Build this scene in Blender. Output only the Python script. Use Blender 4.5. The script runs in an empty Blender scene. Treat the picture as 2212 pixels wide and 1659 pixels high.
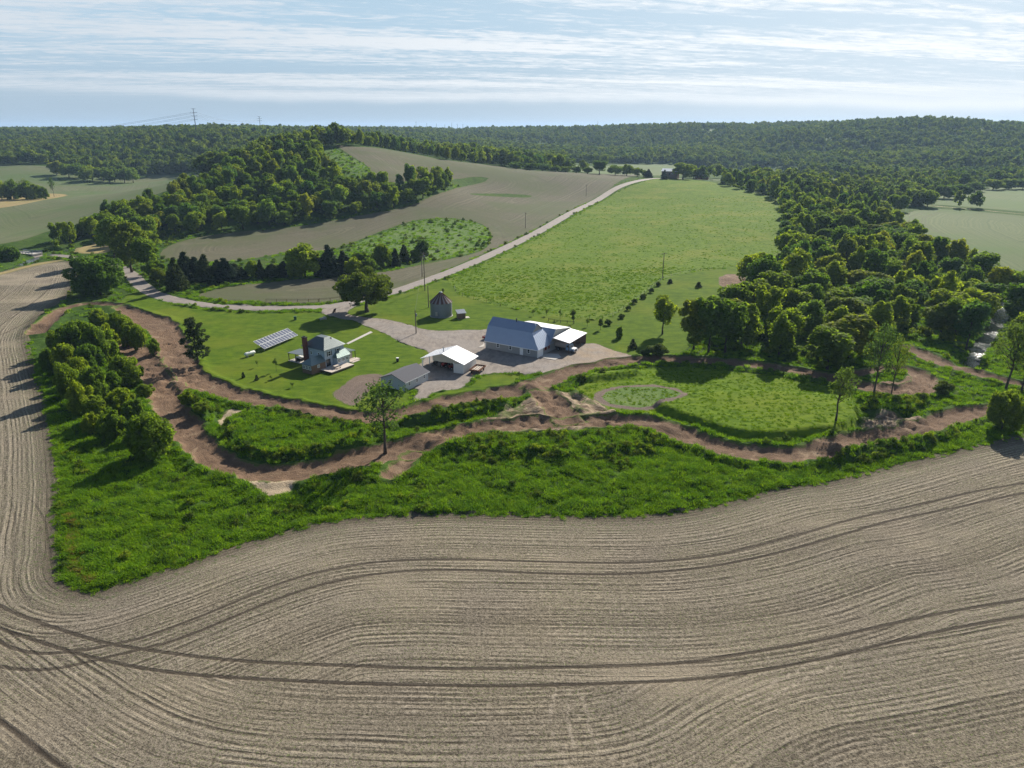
import bpy, math, random
import numpy as np
from mathutils import Vector, Matrix
from mathutils.geometry import delaunay_2d_cdt

# ------------------------------------------------------------------ camera, sky, sun, exposure
SC = bpy.context.scene
COL = SC.collection
R = math.radians
CAM_H, FPX, PITCH = 62.0, 710.0, R(19.9)
HAZE = 0.00007
SUN_EL, SUN_AZ = R(30.5), R(27)          # azimuth to the right of the view axis (+Y)

cd = bpy.data.cameras.new("camera"); cam = bpy.data.objects.new("camera", cd); COL.objects.link(cam)
cam.location = (0, 0, CAM_H); cam.rotation_euler = (R(90) - PITCH, 0, 0)
cd.sensor_fit = 'HORIZONTAL'; cd.sensor_width = 36; cd.lens = 36 * FPX / 1024
cd.clip_start = 0.5; cd.clip_end = 40000
SC.camera = cam

sd = bpy.data.lights.new("sun", 'SUN'); sun = bpy.data.objects.new("sun", sd); COL.objects.link(sun)
sd.energy = 5.0; sd.angle = R(0.53); sd.color = (1.0, 0.93, 0.82)
sun.rotation_euler = (R(90) - SUN_EL, 0, math.pi - SUN_AZ)
SC.view_settings.view_transform = 'Standard'; SC.view_settings.look = 'None'
SC.view_settings.exposure = 0.78; SC.view_settings.gamma = 1.0
SC.cycles.max_bounces = 6; SC.cycles.diffuse_bounces = 3; SC.cycles.transmission_bounces = 4
SC.cycles.transparent_max_bounces = 4; SC.cycles.volume_bounces = 0; SC.cycles.glossy_bounces = 2
SC.cycles.use_denoising = True; SC.cycles.denoising_prefilter = 'NONE'


class NT:
    """small node-tree writer"""
    def __init__(s, tree):
        s.t = tree; s.t.nodes.clear()

    def n(s, kind, ins=None, **props):
        nd = s.t.nodes.new(kind)
        for k, v in props.items(): setattr(nd, k, v)
        for k, v in (ins or {}).items(): s.set(nd.inputs[k], v)
        return nd

    def set(s, sock, v):
        if isinstance(v, bpy.types.NodeSocket): s.t.links.new(v, sock)
        elif isinstance(v, (tuple, list)) and sock.type == 'RGBA' and len(v) == 3: sock.default_value = (*v, 1)
        else: sock.default_value = v

    def math(s, op, a, b=0.0, c=None, clamp=False):
        nd = s.t.nodes.new('ShaderNodeMath'); nd.operation = op; nd.use_clamp = clamp
        s.set(nd.inputs[0], a); s.set(nd.inputs[1], b)
        if c is not None: s.set(nd.inputs[2], c)
        return nd.outputs[0]

    def mix(s, f, a, b, mode='MIX'):
        nd = s.t.nodes.new('ShaderNodeMix'); nd.data_type = 'RGBA'; nd.blend_type = mode
        s.set(nd.inputs[0], f); s.set(nd.inputs[6], a); s.set(nd.inputs[7], b)
        return nd.outputs[2]

    def sstep(s, x, lo, hi, a=0.0, b=1.0):
        nd = s.t.nodes.new('ShaderNodeMapRange'); nd.interpolation_type = 'SMOOTHSTEP'
        s.set(nd.inputs[0], x); s.set(nd.inputs[1], lo); s.set(nd.inputs[2], hi); s.set(nd.inputs[3], a); s.set(nd.inputs[4], b)
        return nd.outputs[0]

    def pos(s):
        return s.n('ShaderNodeNewGeometry').outputs['Position']

    def vmul(s, v, k):
        nd = s.n('ShaderNodeVectorMath', operation='MULTIPLY'); s.set(nd.inputs[0], v); nd.inputs[1].default_value = k
        return nd.outputs[0]

    def noise(s, vec, scale, detail=4.0, rough=0.55, dist=0.0):
        nd = s.n('ShaderNodeTexNoise', {'Scale': scale, 'Detail': detail, 'Roughness': rough, 'Distortion': dist})
        if vec is not None: s.set(nd.inputs['Vector'], vec)
        return nd.outputs['Fac']

    def noise1(s, w, scale, detail=3.0, rough=0.6):
        nd = s.n('ShaderNodeTexNoise', noise_dimensions='1D')
        s.set(nd.inputs['W'], w); nd.inputs['Scale'].default_value = scale
        nd.inputs['Detail'].default_value = detail; nd.inputs['Roughness'].default_value = rough
        return nd.outputs['Fac']

    def attr(s, name):
        return s.n('ShaderNodeAttribute', attribute_name=name).outputs['Fac']

    def bump(s, h, strength=0.5, dist=0.1):
        return s.n('ShaderNodeBump', {'Height': h, 'Strength': strength, 'Distance': dist}).outputs['Normal']


def new_mat(name):
    m = bpy.data.materials.new(name); m.use_nodes = True
    return m, NT(m.node_tree)


def finish(nt, color, rough=0.9, spec=0.2, normal=None, metal=0.0, translucent=None, tcol=None):
    p = nt.n('ShaderNodeBsdfPrincipled', {'Roughness': rough, 'Metallic': metal, 'Specular IOR Level': spec, 'Base Color': color})
    if normal is not None: nt.set(p.inputs['Normal'], normal)
    sh = p.outputs[0]
    if translucent:
        t = nt.n('ShaderNodeBsdfTranslucent', {'Color': tcol if tcol is not None else color})
        mx = nt.n('ShaderNodeMixShader', {0: translucent}); nt.set(mx.inputs[1], sh); nt.set(mx.inputs[2], t.outputs[0]); sh = mx.outputs[0]
    o = nt.n('ShaderNodeOutputMaterial'); nt.set(o.inputs['Surface'], sh)


W = bpy.data.worlds.new("World"); SC.world = W; W.use_nodes = True
w = NT(W.node_tree)
sky = w.n('ShaderNodeTexSky', sky_type='NISHITA', sun_disc=False)
sky.sun_elevation = SUN_EL; sky.sun_rotation = SUN_AZ; sky.air_density = 1.0; sky.dust_density = 0.6; sky.ozone_density = 1.5; sky.altitude = 300
tc = w.n('ShaderNodeTexCoord').outputs['Generated']
sx = w.n('ShaderNodeSeparateXYZ', {0: tc}); dx, dy, dz = sx.outputs
# clear part of the low sky: pale steel blue low down, a lighter cyan blue higher, paler to the right (sun side)
azm = w.math('ARCTAN2', dx, dy)
sunside = w.sstep(azm, -0.25, 0.62)
elv = w.math('MAXIMUM', dz, 0.0)
base = w.mix(w.sstep(elv, 0.0, 0.13), (0.36, 0.465, 0.57), (0.42, 0.57, 0.70))
base = w.mix(w.math('MULTIPLY', sunside, 0.75), base, (0.66, 0.76, 0.85))
# cloud sheet seen edge-on: the direction projected on a level plane, streaks stretched across the view
k = w.math('DIVIDE', 1.0, w.math('ADD', elv, 0.055))
px_ = w.math('MULTIPLY', dx, k); py_ = w.math('MULTIPLY', dy, k)
cv = w.n('ShaderNodeCombineXYZ', {0: w.math('ADD', w.math('MULTIPLY', px_, 0.20), w.math('MULTIPLY', py_, -0.10)), 1: w.math('SUBTRACT', py_, w.math('MULTIPLY', px_, 0.20)), 2: 0.3}).outputs[0]
big = w.noise(cv, 0.55, 3.0, 0.5, 0.35)
mid = w.noise(w.vmul(cv, (1.6, 1.9, 1.0)), 1.5, 6.0, 0.62, 0.8)
cv2 = w.n('ShaderNodeCombineXYZ', {0: w.math('ADD', px_, w.math('MULTIPLY', py_, 0.55)), 1: w.math('MULTIPLY', w.math('SUBTRACT', py_, w.math('MULTIPLY', px_, 0.34)), 2.0), 2: 4.0}).outputs[0]
rip = w.noise(cv2, 4.2, 6.0, 0.62, 0.7)
# two long level banks low in the sky, slightly tilted, with soft ragged edges
wob = w.math('MULTIPLY', w.math('SUBTRACT', w.noise(w.n('ShaderNodeCombineXYZ', {0: azm, 1: elv, 2: 0.0}).outputs[0], 3.0, 4.0, 0.55, 0.3), 0.5), 0.030)
el2 = w.math('ADD', w.math('ADD', elv, w.math('MULTIPLY', azm, 0.016)), wob)
def band(c, h, s):
    return w.math('MULTIPLY', w.sstep(w.math('ABSOLUTE', w.math('SUBTRACT', el2, c)), h, 0.0), s)
cl = w.math('ADD', w.math('MULTIPLY', w.math('SUBTRACT', big, 0.47), 2.4), w.math('MULTIPLY', w.math('SUBTRACT', mid, 0.47), 2.7))
cl = w.math('ADD', cl, w.math('MULTIPLY', w.math('SUBTRACT', rip, 0.49), 2.3))
cl = w.math('MULTIPLY', cl, w.sstep(elv, 0.02, 0.075))
cl = w.math('ADD', cl, w.math('ADD', band(0.036, 0.013, 0.55), band(0.052, 0.014, 0.42)))
cl = w.math('ADD', cl, band(0.098, 0.022, 0.45))
cl = w.math('ADD', cl, w.math('MULTIPLY', w.sstep(elv, 0.11, 0.17), 0.45))
clm = w.math('MULTIPLY', w.sstep(cl, -0.1, 0.95), 0.95)
ccol = w.mix(w.sstep(azm, -0.55, 0.35), (0.63, 0.68, 0.735), (0.90, 0.92, 0.94))
low = w.mix(clm, base, ccol)
low = w.mix(w.sstep(w.math('ABSOLUTE', w.math('SUBTRACT', azm, 0.45)), 1.25, 2.1, 0.0, 0.9), low, (0.15, 0.27, 0.46))
nish = w.vmul(sky.outputs[0], (0.095, 0.095, 0.095))
fac = w.sstep(dz, 0.17, 0.44, 0.96, 0.06)
wc = w.mix(fac, nish, low)
bg = w.n('ShaderNodeBackground', {'Color': wc, 'Strength': 0.66})
w.set(w.n('ShaderNodeOutputWorld').inputs[0], bg.outputs[0])

# ------------------------------------------------------------------ survey of the place: picture plan -> ground points
rng = np.random.default_rng(7)
random.seed(7)
cP, sP = math.cos(PITCH), math.sin(PITCH)
DS = 1024 / 2212.0        # the survey sketch is 2212 wide


def ray(D):
    D = np.asarray(D, float).reshape(-1, 2) * DS
    u = D[:, 0] - 512; v = 384 - D[:, 1]
    return np.stack([u, FPX * cP + v * sP, -FPX * sP + v * cP], 1)


def at_dist(D, d):
    r = ray(D); t = np.asarray(d, float) / r[:, 1]
    return np.stack([r[:, 0] * t, r[:, 1] * t, CAM_H + r[:, 2] * t], 1)


# heights known at sight distances (x, y on the sketch; metres)
CP_D = [(1400, 385, 780), (1540, 395, 760), (1660, 425, 640), (1690, 480, 480), (1690, 545, 375), (1265, 423, 650), (1135, 493, 470),
        (1000, 357, 707), (1200, 372, 750), (720, 310, 707), (870, 330, 740), (790, 375, 566), (740, 400, 544), (970, 400, 610),
        (900, 440, 522), (700, 480, 467), (550, 500, 446), (350, 550, 375), (1030, 400, 640), (60, 545, 392), (40, 370, 980),
        (400, 380, 980), (0, 440, 648), (0, 520, 430), (100, 490, 489), (300, 400, 850), (425, 290, 1250), (500, 345, 1000),
        (0, 330, 1300), (100, 345, 1120), (600, 345, 640), (500, 400, 560), (800, 315, 760), (900, 333, 790), (1060, 358, 790),
        (1130, 368, 790), (1300, 350, 1300), (1480, 360, 1360), (1250, 287, 2100), (1450, 283, 2000), (2100, 395, 940),
        (2212, 420, 770), (2000, 430, 707), (2212, 600, 327), (1920, 450, 630), (2130, 700, 245), (2212, 640, 290), (2000, 375, 1080)]
CP_W = [(-120, 60, 0), (0, 40, 0), (120, 60, 0), (-150, 130, 0), (-100, 95, 0), (0, 130, 0), (90, 110, 0), (160, 140, -.5), (-60, 200, 0),
        (0, 200, 0), (60, 200, 0), (-110, 250, 0), (0, 290, 0), (-50, 330, 0), (60, 330, .5), (-200, 280, -1.5), (120, 240, .3), (0, -200, 0), (-400, 0, 0), (400, 0, -2),
        (-1083, 1950, 45), (-690, 1600, 50), (-480, 1180, 40), (-110, 980, 27), (0, 1030, 16), (60, 980, 11), (-190, 920, 36), (-280, 870, 26), (-330, 800, 4),
        (204, 1750, 8), (80, 1500, 6), (420, 2500, 46), (900, 1600, 66), (690, 1680, 50), (1180, 1640, 50), (1000, 1270, 6), (720, 1270, 2), (600, 1080, -3), (480, 1380, 0), (560, 1600, 36), (420, 1750, 14),
        (300, 1150, -5), (-1900, 1200, 30), (-1000, 700, 2), (1400, 700, 0), (1700, 1300, 30), (-800, 300, 0), (800, 300, -4),
        (0, 3000, 44), (-2500, 2500, 44), (2500, 2500, 46), (1200, 3000, 46), (-1200, 3000, 46), (330, 1400, -2), (-60, 1300, 12), (-300, 1250, 30)]
_cp = np.vstack([at_dist([(a, b)], c) for a, b, c in CP_D] + [np.array([CP_W], float)[0]])
_C2 = 45.0 ** 2
def _phi(a, b): return np.sqrt(((a[:, None, :2] - b[None, :, :2]) ** 2).sum(-1) + _C2)
_A = np.zeros((len(_cp) + 1,) * 2); _A[:-1, :-1] = _phi(_cp, _cp) - np.eye(len(_cp)) * 2.0; _A[-1, :-1] = 1; _A[:-1, -1] = 1
_wt = np.linalg.solve(_A, np.append(_cp[:, 2], 0))


def sstep(x, a, b):
    t = np.clip((x - a) / (b - a), 0, 1); return t * t * (3 - 2 * t)


class Wave:
    """smooth random field from plane waves"""
    def __init__(s, scale, seed, n=22):
        g = np.random.default_rng(seed); a = g.uniform(0, 2 * math.pi, n); k = 2 * math.pi / scale * g.uniform(0.5, 1.6, n)
        s.k = np.stack([np.cos(a) * k, np.sin(a) * k]); s.p = g.uniform(0, 6.28, n); s.n = n
    def __call__(s, P):
        return np.sin(np.asarray(P)[:, :2] @ s.k + s.p).sum(1) / math.sqrt(s.n)


_fold = Wave(420.0, 909)


def base_z(P):
    P = np.asarray(P, float)[:, :2]
    out = np.empty(len(P))
    for i in range(0, len(P), 20000):
        q = P[i:i + 20000]; out[i:i + 20000] = _phi(q, _cp) @ _wt[:-1] + _wt[-1]
    d = np.hypot(P[:, 0], P[:, 1])
    far = 43 + 6 * np.sin(P[:, 0] / 900 + 1) * np.cos(P[:, 1] / 1300)
    k = sstep(d, 2400, 3400)
    flat = sstep(d, 150, 260)
    f_ = _fold(P); out = out + (7.0 * f_ - 9.0 * np.clip(f_ - .2, 0, 1.6) * np.clip((out + 4) / 45, 0, 1)) * sstep(d, 1000, 1300) * (1 - k)
    out = out * (1 - k) + far * k
    return out * (0.25 + 0.75 * flat)


_ts = np.geomspace(20, 9000, 700)
def at(D):
    """sketch points -> ground points (base terrain)"""
    r = ray(D); r = r / r[:, 1:2]
    n = len(r)
    P = r[:, None, :] * _ts[None, :, None]; P[..., 2] += CAM_H
    zb = base_z(P.reshape(-1, 3)).reshape(n, -1)
    below = P[..., 2] < zb
    below[:, -1] = True
    i = below.argmax(1); i = np.maximum(i, 1)
    lo, hi = _ts[i - 1].copy(), _ts[i].copy()
    for _ in range(18):
        m = (lo + hi) / 2; Q = r * m[:, None]; b = (Q[:, 2] + CAM_H) < base_z(Q)
        hi = np.where(b, m, hi); lo = np.where(b, lo, m)
    Q = r * hi[:, None]; Q[:, 2] += CAM_H
    return Q


def chaikin(P, closed, it=2):
    P = np.asarray(P, float)
    for _ in range(it):
        if closed:
            Q = np.roll(P, -1, 0); P = np.stack([P * .75 + Q * .25, P * .25 + Q * .75], 1).reshape(-1, P.shape[1])
        else:
            a, b = P[:-1], P[1:]; M = np.stack([a * .75 + b * .25, a * .25 + b * .75], 1).reshape(-1, P.shape[1]); P = np.vstack([P[:1], M, P[-1:]])
    return P


def resample(P, closed, k=0.006, mn=0.7):
    P = np.asarray(P, float)[:, :2]; out = []
    n = len(P)
    for i in range(n if closed else n - 1):
        a, b = P[i], P[(i + 1) % n]; L = np.hypot(*(b - a)); d = np.hypot(*((a + b) / 2))
        m = max(1, int(L / max(mn, d * k)))
        for j in range(m): out.append(a + (b - a) * j / m)
    if not closed: out.append(P[-1])
    return np.array(out)


def jitter(P, amp, seed, closed=True):
    wv, wv2 = Wave(4.0, seed), Wave(1.6, seed + 1)
    T = np.roll(P, -1, 0) - np.roll(P, 1, 0); T /= np.maximum(np.hypot(T[:, 0], T[:, 1])[:, None], 1e-6)
    N = np.stack([-T[:, 1], T[:, 0]], 1)
    d = (wv(P) * 0.65 + wv2(P) * 0.35) * amp
    if not closed: d[[0, -1]] = 0
    return P + N * d[:, None]


def poly(D, smooth=2, amp=0.3, seed=1, extra=None):
    P = at(D)[:, :2]
    if smooth: P = chaikin(P, True, smooth)
    P = resample(P, True)
    return jitter(P, amp, seed) if amp else P


def strip(D, width, smooth=2, amp=0.0, seed=1, world=False):
    P = np.asarray(D, float)[:, :2] if world else at(D)[:, :2]
    P = chaikin(P, False, smooth); P = resample(P, False, 0.008, 1.0)
    T = np.gradient(P, axis=0); T /= np.maximum(np.hypot(T[:, 0], T[:, 1])[:, None], 1e-6); N = np.stack([-T[:, 1], T[:, 0]], 1)
    wd = width if np.isscalar(width) else np.interp(np.linspace(0, 1, len(P)), np.linspace(0, 1, len(width)), width)
    wd = np.asarray(wd).reshape(-1, 1) if not np.isscalar(wd) else wd
    loop = np.vstack([P + N * wd / 2, (P - N * wd / 2)[::-1]])
    return (jitter(loop, amp, seed) if amp else loop), P


def inside(P, loop):
    """winding number of points against a closed loop"""
    P = np.asarray(P)[:, :2]; res = np.zeros(len(P), bool)
    lo, hi = loop.min(0), loop.max(0)
    idx = np.where(((P >= lo) & (P <= hi)).all(1))[0]
    a, b = loop, np.roll(loop, -1, 0)
    for s in range(0, len(idx), 20000):
        q = P[idx[s:s + 20000]]; wn = np.zeros(len(q), int)
        x, y = q[:, 0], q[:, 1]
        for (ax, ay), (bx, by) in zip(a, b):
            if ay == by: continue
            if ay < by:
                m = (y >= ay) & (y < by); wn += m & ((bx - ax) * (y - ay) - (x - ax) * (by - ay) > 0)
            else:
                m = (y >= by) & (y < ay); wn -= m & ((bx - ax) * (y - ay) - (x - ax) * (by - ay) < 0)
        res[idx[s:s + 20000]] = wn != 0
    return res


def dist_poly(P, line, closed=True, signed=False):
    P = np.asarray(P)[:, :2]; best = np.full(len(P), 1e9); sg = np.ones(len(P))
    a = line; b = np.roll(line, -1, 0)
    if not closed: a, b = a[:-1], b[:-1]
    for p, q in zip(a, b):
        v = q - p; L = max(v @ v, 1e-9)
        t = np.clip(((P - p) @ v) / L, 0, 1); e = P - p - t[:, None] * v
        d = np.hypot(e[:, 0], e[:, 1]); m = d < best; best[m] = d[m]
        if signed: sg[m] = np.sign(v[0] * e[m, 1] - v[1] * e[m, 0])
    return best * sg if signed else best


# ------------------------------------------------------------------ plan of the ground
FG_EDGE = [(-260, 640), (-60, 600), (0, 592), (60, 575), (110, 566), (160, 563), (172, 585), (165, 612), (150, 640), (110, 665), (85, 682), (70, 705), (62, 735),
           (68, 760), (80, 800), (95, 850), (110, 910), (122, 960), (128, 1020), (132, 1080), (130, 1130), (132, 1180), (128, 1210), (133, 1238),
           (150, 1257), (180, 1268), (210, 1270), (250, 1262), (310, 1243), (380, 1220), (450, 1195), (520, 1172), (600, 1148), (680, 1128),
           (760, 1115), (850, 1109), (950, 1106), (1050, 1108), (1150, 1110), (1250, 1112), (1350, 1112), (1450, 1106), (1540, 1090),
           (1620, 1066), (1700, 1048), (1780, 1040), (1850, 1022), (1920, 1005), (2000, 985), (2100, 962), (2212, 935), (2400, 890), (2700, 820)]
fg_line = resample(chaikin(at(FG_EDGE)[:, :2], False, 2), False)
fg_smooth = fg_line
fg_line = jitter(fg_line, 0.35, 11, False)
fg_loop = np.vstack([fg_line, [[420, 150], [420, -60], [-420, -60], [-420, 240]]])

road_loop, road_c = strip([(285, 592), (300, 614), (340, 640), (420, 657), (520, 665), (620, 666), (700, 663), (765, 653), (850, 631), (920, 607), (1000, 577),
                           (1080, 541), (1180, 491), (1260, 446), (1320, 411), (1365, 394), (1400, 387)], [6.4, 6.4, 6.6, 6.8, 6.8, 6.6])
rz = road_c[-1]
_dirr = (road_c[-1] - road_c[-6]); _dirr /= np.hypot(*_dirr)
roadfar_loop, roadfar_c = strip(np.array([rz - _dirr * 3, rz + _dirr * 30, rz + _dirr * 60 + [20, 0], rz + _dirr * 60 + [60, 20], rz + _dirr * 60 + [120, 60]]), 5.5, world=True)
_b0 = at([(285, 592)])[0, :2]
_bl = at([(0, 541), (60, 546), (110, 550), (170, 556), (215, 561), (240, 566)])[:, :2]
bridge_loop, bridge_c = strip(np.vstack([_bl[0] + (_bl[0] - _bl[1]) * 0.8, _bl, _bl[-1] * .4 + _b0 * .6 + [-2, 3], _b0, _b0 + (_b0 - (_bl[-1] * .4 + _b0 * .6)) * .3]), 5.2, world=True)
farmtrack_loop, _ = strip([(1950, 440), (2050, 447), (2212, 462), (2420, 482)], 4.0)

YARD = [(690, 670), (722, 661), (762, 655), (774, 660), (750, 672), (752, 680), (790, 685), (835, 690), (880, 699), (915, 712), (960, 715), (1000, 712), (1050, 712),
        (1090, 700), (1180, 715), (1255, 742), (1290, 741), (1312, 752), (1345, 762), (1374, 772), (1330, 787), (1290, 793), (1240, 799), (1180, 806), (1120, 806),
        (1050, 806), (1022, 818), (1002, 838), (975, 842), (940, 846), (918, 862), (900, 872), (890, 862), (905, 846), (900, 838), (880, 842), (868, 835), (905, 790), (916, 775), (930, 759), (890, 748),
        (860, 736), (835, 722), (812, 711), (790, 705), (760, 692), (735, 687), (705, 683)]
TRK = {  # dirt race track, centre lines and widths
    'upper': ([(255, 662), (283, 676), (325, 694), (358, 715), (370, 745), (388, 778), (400, 806), (432, 828), (480, 848), (560, 868), (645, 884), (720, 900), (800, 908), (880, 898), (930, 886),
               (1010, 868), (1090, 852), (1150, 840), (1200, 818), (1250, 800), (1300, 790), (1360, 782), (1420, 778), (1500, 780), (1600, 787), (1700, 800), (1780, 815), (1860, 836), (1930, 848), (1980, 846), (2000, 828), (1985, 808), (1950, 798), (1900, 800), (1840, 812)],
              [3.5, 5, 8, 9, 8, 7, 7.5, 7, 6.5, 6, 6, 6, 5.5, 5.5, 6, 6, 6, 7, 8, 7, 6, 5, 5, 5, 5, 5, 5, 5, 6, 7, 6, 5, 4, 3.5, 3.5]),
    'lower': ([(250, 722), (289, 756), (312, 784), (340, 820), (358, 856), (372, 890), (400, 930), (435, 975), (490, 1010), (570, 1030), (660, 1022), (740, 1003), (800, 987), (870, 975), (935, 958),
               (1000, 936), (1080, 922), (1160, 916), (1240, 914), (1330, 912), (1390, 912), (1450, 932), (1510, 956), (1580, 976), (1660, 986), (1740, 986), (1795, 972),
               (1850, 952), (1920, 946), (1985, 932), (2040, 910), (2090, 893), (2150, 888), (2240, 880)],
              [5, 6, 6, 6, 6, 5.5, 5.5, 5.5, 6, 6, 5.5, 5, 5, 5, 5.5, 6, 7, 7, 6, 5.5, 5.5, 5.5, 5.5, 5.5, 5.5, 5.5, 5.5, 6, 6, 5.5, 5, 5, 5]),
    'corner': ([(75, 726), (90, 708), (112, 688), (135, 670), (165, 662), (205, 656), (262, 662)], [5, 5.5, 5, 4.5, 4.5, 4, 4]),
    'spur': ([(1150, 838), (1188, 866), (1222, 900), (1240, 915)], [5, 6, 6, 5]),
    'spur2': ([(905, 975), (880, 1000), (855, 1022), (828, 1040)], [4, 3.5, 3, 2]),
    'right': ([(1950, 748), (2000, 772), (2050, 792), (2100, 806), (2150, 820), (2240, 842)], [5, 5.5, 5.5, 5, 4.5, 4.5])}
trk = {k: strip(a, [v * 1.28 for v in b], 2, 0.8, 30 + i) for i, (k, (a, b)) in enumerate(TRK.items())}
BARE = [(1090, 884), (1130, 868), (1180, 852), (1235, 846), (1268, 858), (1300, 872), (1332, 893), (1350, 920), (1250, 936), (1160, 938), (1080, 938), (990, 950), (930, 968), (900, 955), (1000, 925), (1060, 905)]
BARE2 = [(342, 742), (378, 738), (400, 788), (432, 824), (400, 852), (362, 856), (328, 812), (314, 780)]
BARE3 = [(1846, 905), (1900, 893), (1960, 899), (2015, 912), (1992, 936), (1930, 952), (1868, 948)]
BARE4 = [(1880, 836), (1940, 822), (1992, 812), (2008, 838), (1960, 858), (1900, 856)]
GRASSP = [(800, 512), (870, 484), (930, 472), (1000, 474), (1052, 488), (1060, 520), (1036, 543), (960, 558), (905, 566), (880, 560), (850, 548), (800, 545), (740, 540)]
GRASSH = [(690, 335), (716, 316), (760, 340), (794, 361), (798, 376), (778, 390), (742, 398), (702, 372)]
GARDEN = [(712, 850), (735, 838), (765, 812), (800, 806), (832, 808), (822, 825), (790, 850), (768, 880), (740, 872)]
PILE = [(1550, 600), (1572, 591), (1605, 593), (1618, 603), (1608, 618), (1572, 625), (1553, 616)]
SAND = [(520, 1040), (548, 1044), (585, 1048), (625, 1040), (655, 1036), (640, 1052), (612, 1068), (585, 1074), (560, 1060)]
SAND2 = [(470, 900), (500, 880), (525, 888), (520, 905), (490, 918), (470, 925)]
LAWN_L = [(255, 655), (270, 640), (300, 626), (342, 652), (420, 668), (520, 676), (620, 677), (690, 673), (705, 684), (735, 688), (760, 693), (790, 706), (812, 712), (835, 723), (860, 737),
          (890, 749), (930, 760), (916, 776), (905, 792), (868, 836), (890, 850), (885, 870), (860, 890), (800, 900), (720, 888), (640, 870), (560, 852), (480, 834), (435, 812), (408, 790), (395, 760), (388, 720), (362, 698), (328, 680), (290, 664)]
LAWN_R = [(750, 674), (774, 661), (850, 641), (920, 618), (965, 600), (981, 622), (986, 636), (1055, 656), (1180, 681), (1283, 693), (1310, 690), (1354, 665), (1400, 628), (1433, 603), (1480, 590),
          (1560, 580), (1640, 575), (1665, 590), (1640, 620), (1590, 650), (1540, 690), (1500, 730), (1480, 760), (1430, 770), (1372, 773), (1345, 763), (1312, 753), (1290, 742), (1255, 743), (1180, 716), (1090, 701), (1050, 713), (1000, 713), (960, 716), (915, 713),
          (880, 700), (835, 691), (790, 686), (752, 681)]
STRIP_G = [(925, 862), (950, 846), (1010, 838), (1030, 820), (1060, 808), (1130, 808), (1120, 830), (1060, 846), (990, 862), (940, 872), (905, 880)]
MEADOW = [(962, 598), (981, 622), (986, 636), (1055, 656), (1180, 681), (1283, 693), (1310, 690), (1354, 665), (1400, 628), (1433, 603), (1480, 590), (1560, 580), (1640, 575), (1700, 548),
          (1690, 480), (1700, 440), (1660, 425), (1600, 408), (1540, 393), (1480, 386), (1440, 384), (1408, 388), (1368, 400), (1325, 417), (1265, 452), (1185, 498), (1085, 549), (1005, 585)]
INFIELD = [(1235, 832), (1290, 808), (1340, 798), (1420, 792), (1500, 794), (1600, 802), (1700, 816), (1790, 834), (1850, 856), (1872, 885), (1855, 908), (1845, 932), (1800, 940), (1740, 945), (1660, 955),
           (1600, 953), (1520, 932), (1450, 905), (1390, 894), (1335, 900), (1318, 888), (1290, 868), (1262, 858)]
RING_O = [(1385 + 104 * math.cos(a), 858 + 28 * math.sin(a)) for a in np.linspace(0, 2 * math.pi, 28, endpoint=False)]
RING_I = [(1388 + 88 * math.cos(a), 857 + 22 * math.sin(a)) for a in np.linspace(0, 2 * math.pi, 28, endpoint=False)]
MIDF = [(1400, 377), (1330, 401), (1265, 436), (1180, 481), (1080, 532), (1000, 567), (930, 597), (870, 620), (840, 634), (760, 646), (700, 654), (620, 655), (520, 652), (440, 644), (418, 636), (480, 622),
        (560, 612), (640, 603), (720, 600), (830, 588), (900, 574), (960, 562), (1040, 545), (1064, 520), (1055, 487), (1000, 472), (930, 470), (870, 482), (800, 508), (740, 532), (690, 545), (640, 540), (600, 548),
        (540, 560), (470, 566), (400, 560), (352, 562), (343, 546), (370, 528), (420, 513), (500, 501), (640, 491), (740, 473), (880, 449), (960, 416), (992, 403), (1066, 386), (1030, 380), (970, 388), (900, 391), (830, 400), (780, 408), (738, 405),
        (780, 392), (802, 378), (797, 360), (762, 338), (716, 312), (760, 318), (800, 318), (890, 332), (960, 347), (1060, 357), (1130, 366), (1200, 371), (1300, 376)]
WEEDBAR = [(1012, 417), (1080, 417), (1150, 421), (1146, 427), (1070, 424), (1020, 421)]
LEFTF = [(-160, 362), (60, 357), (130, 362), (200, 378), (290, 388), (340, 375), (430, 372), (442, 384), (380, 405), (280, 440), (180, 480), (100, 500), (60, 516), (0, 528), (-160, 552)]
STUB1 = [(-160, 420), (100, 417), (155, 420), (120, 428), (60, 440), (0, 450), (-160, 468)]
STUB2 = [(148, 544), (200, 520), (245, 508), (250, 530), (240, 545), (190, 549)]
STUB3 = [(-160, 612), (-60, 596), (0, 588), (60, 572), (110, 563), (150, 560), (110, 568), (60, 578), (0, 595), (-60, 606), (-160, 625)]
LANE_D = [(1925, 470), (1990, 449), (2080, 454), (2212, 466), (2480, 490), (2480, 740), (2212, 640), (2150, 612), (2080, 574), (1990, 514)]
LANE_U = [(1990, 441), (2020, 425), (2080, 412), (2150, 404), (2212, 399), (2480, 388), (2480, 478), (2212, 457), (2050, 443)]
VALLEY = [(1215, 353), (1270, 360), (1330, 357), (1400, 352), (1480, 358), (1560, 372), (1480, 380), (1300, 376), (1230, 368)]
RFAR = [(1170, 288), (1250, 284), (1292, 286), (1240, 291)]
RFAR2 = [(1490, 281), (1540, 279), (1580, 286), (1540, 291)]
creek_loop, creek_c = strip([(2420, 540), (2300, 585), (2212, 622), (2163, 668), (2138, 708), (2112, 752), (2095, 790)], [7, 7, 7, 7, 6, 5, 3], 2, 0.5, 77)
creek2_loop, _ = strip([(220, 520), (150, 533), (108, 545), (72, 552), (30, 575), (-80, 600)], [4, 5, 5, 5, 4, 4], 2, 0.4, 78)

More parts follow.
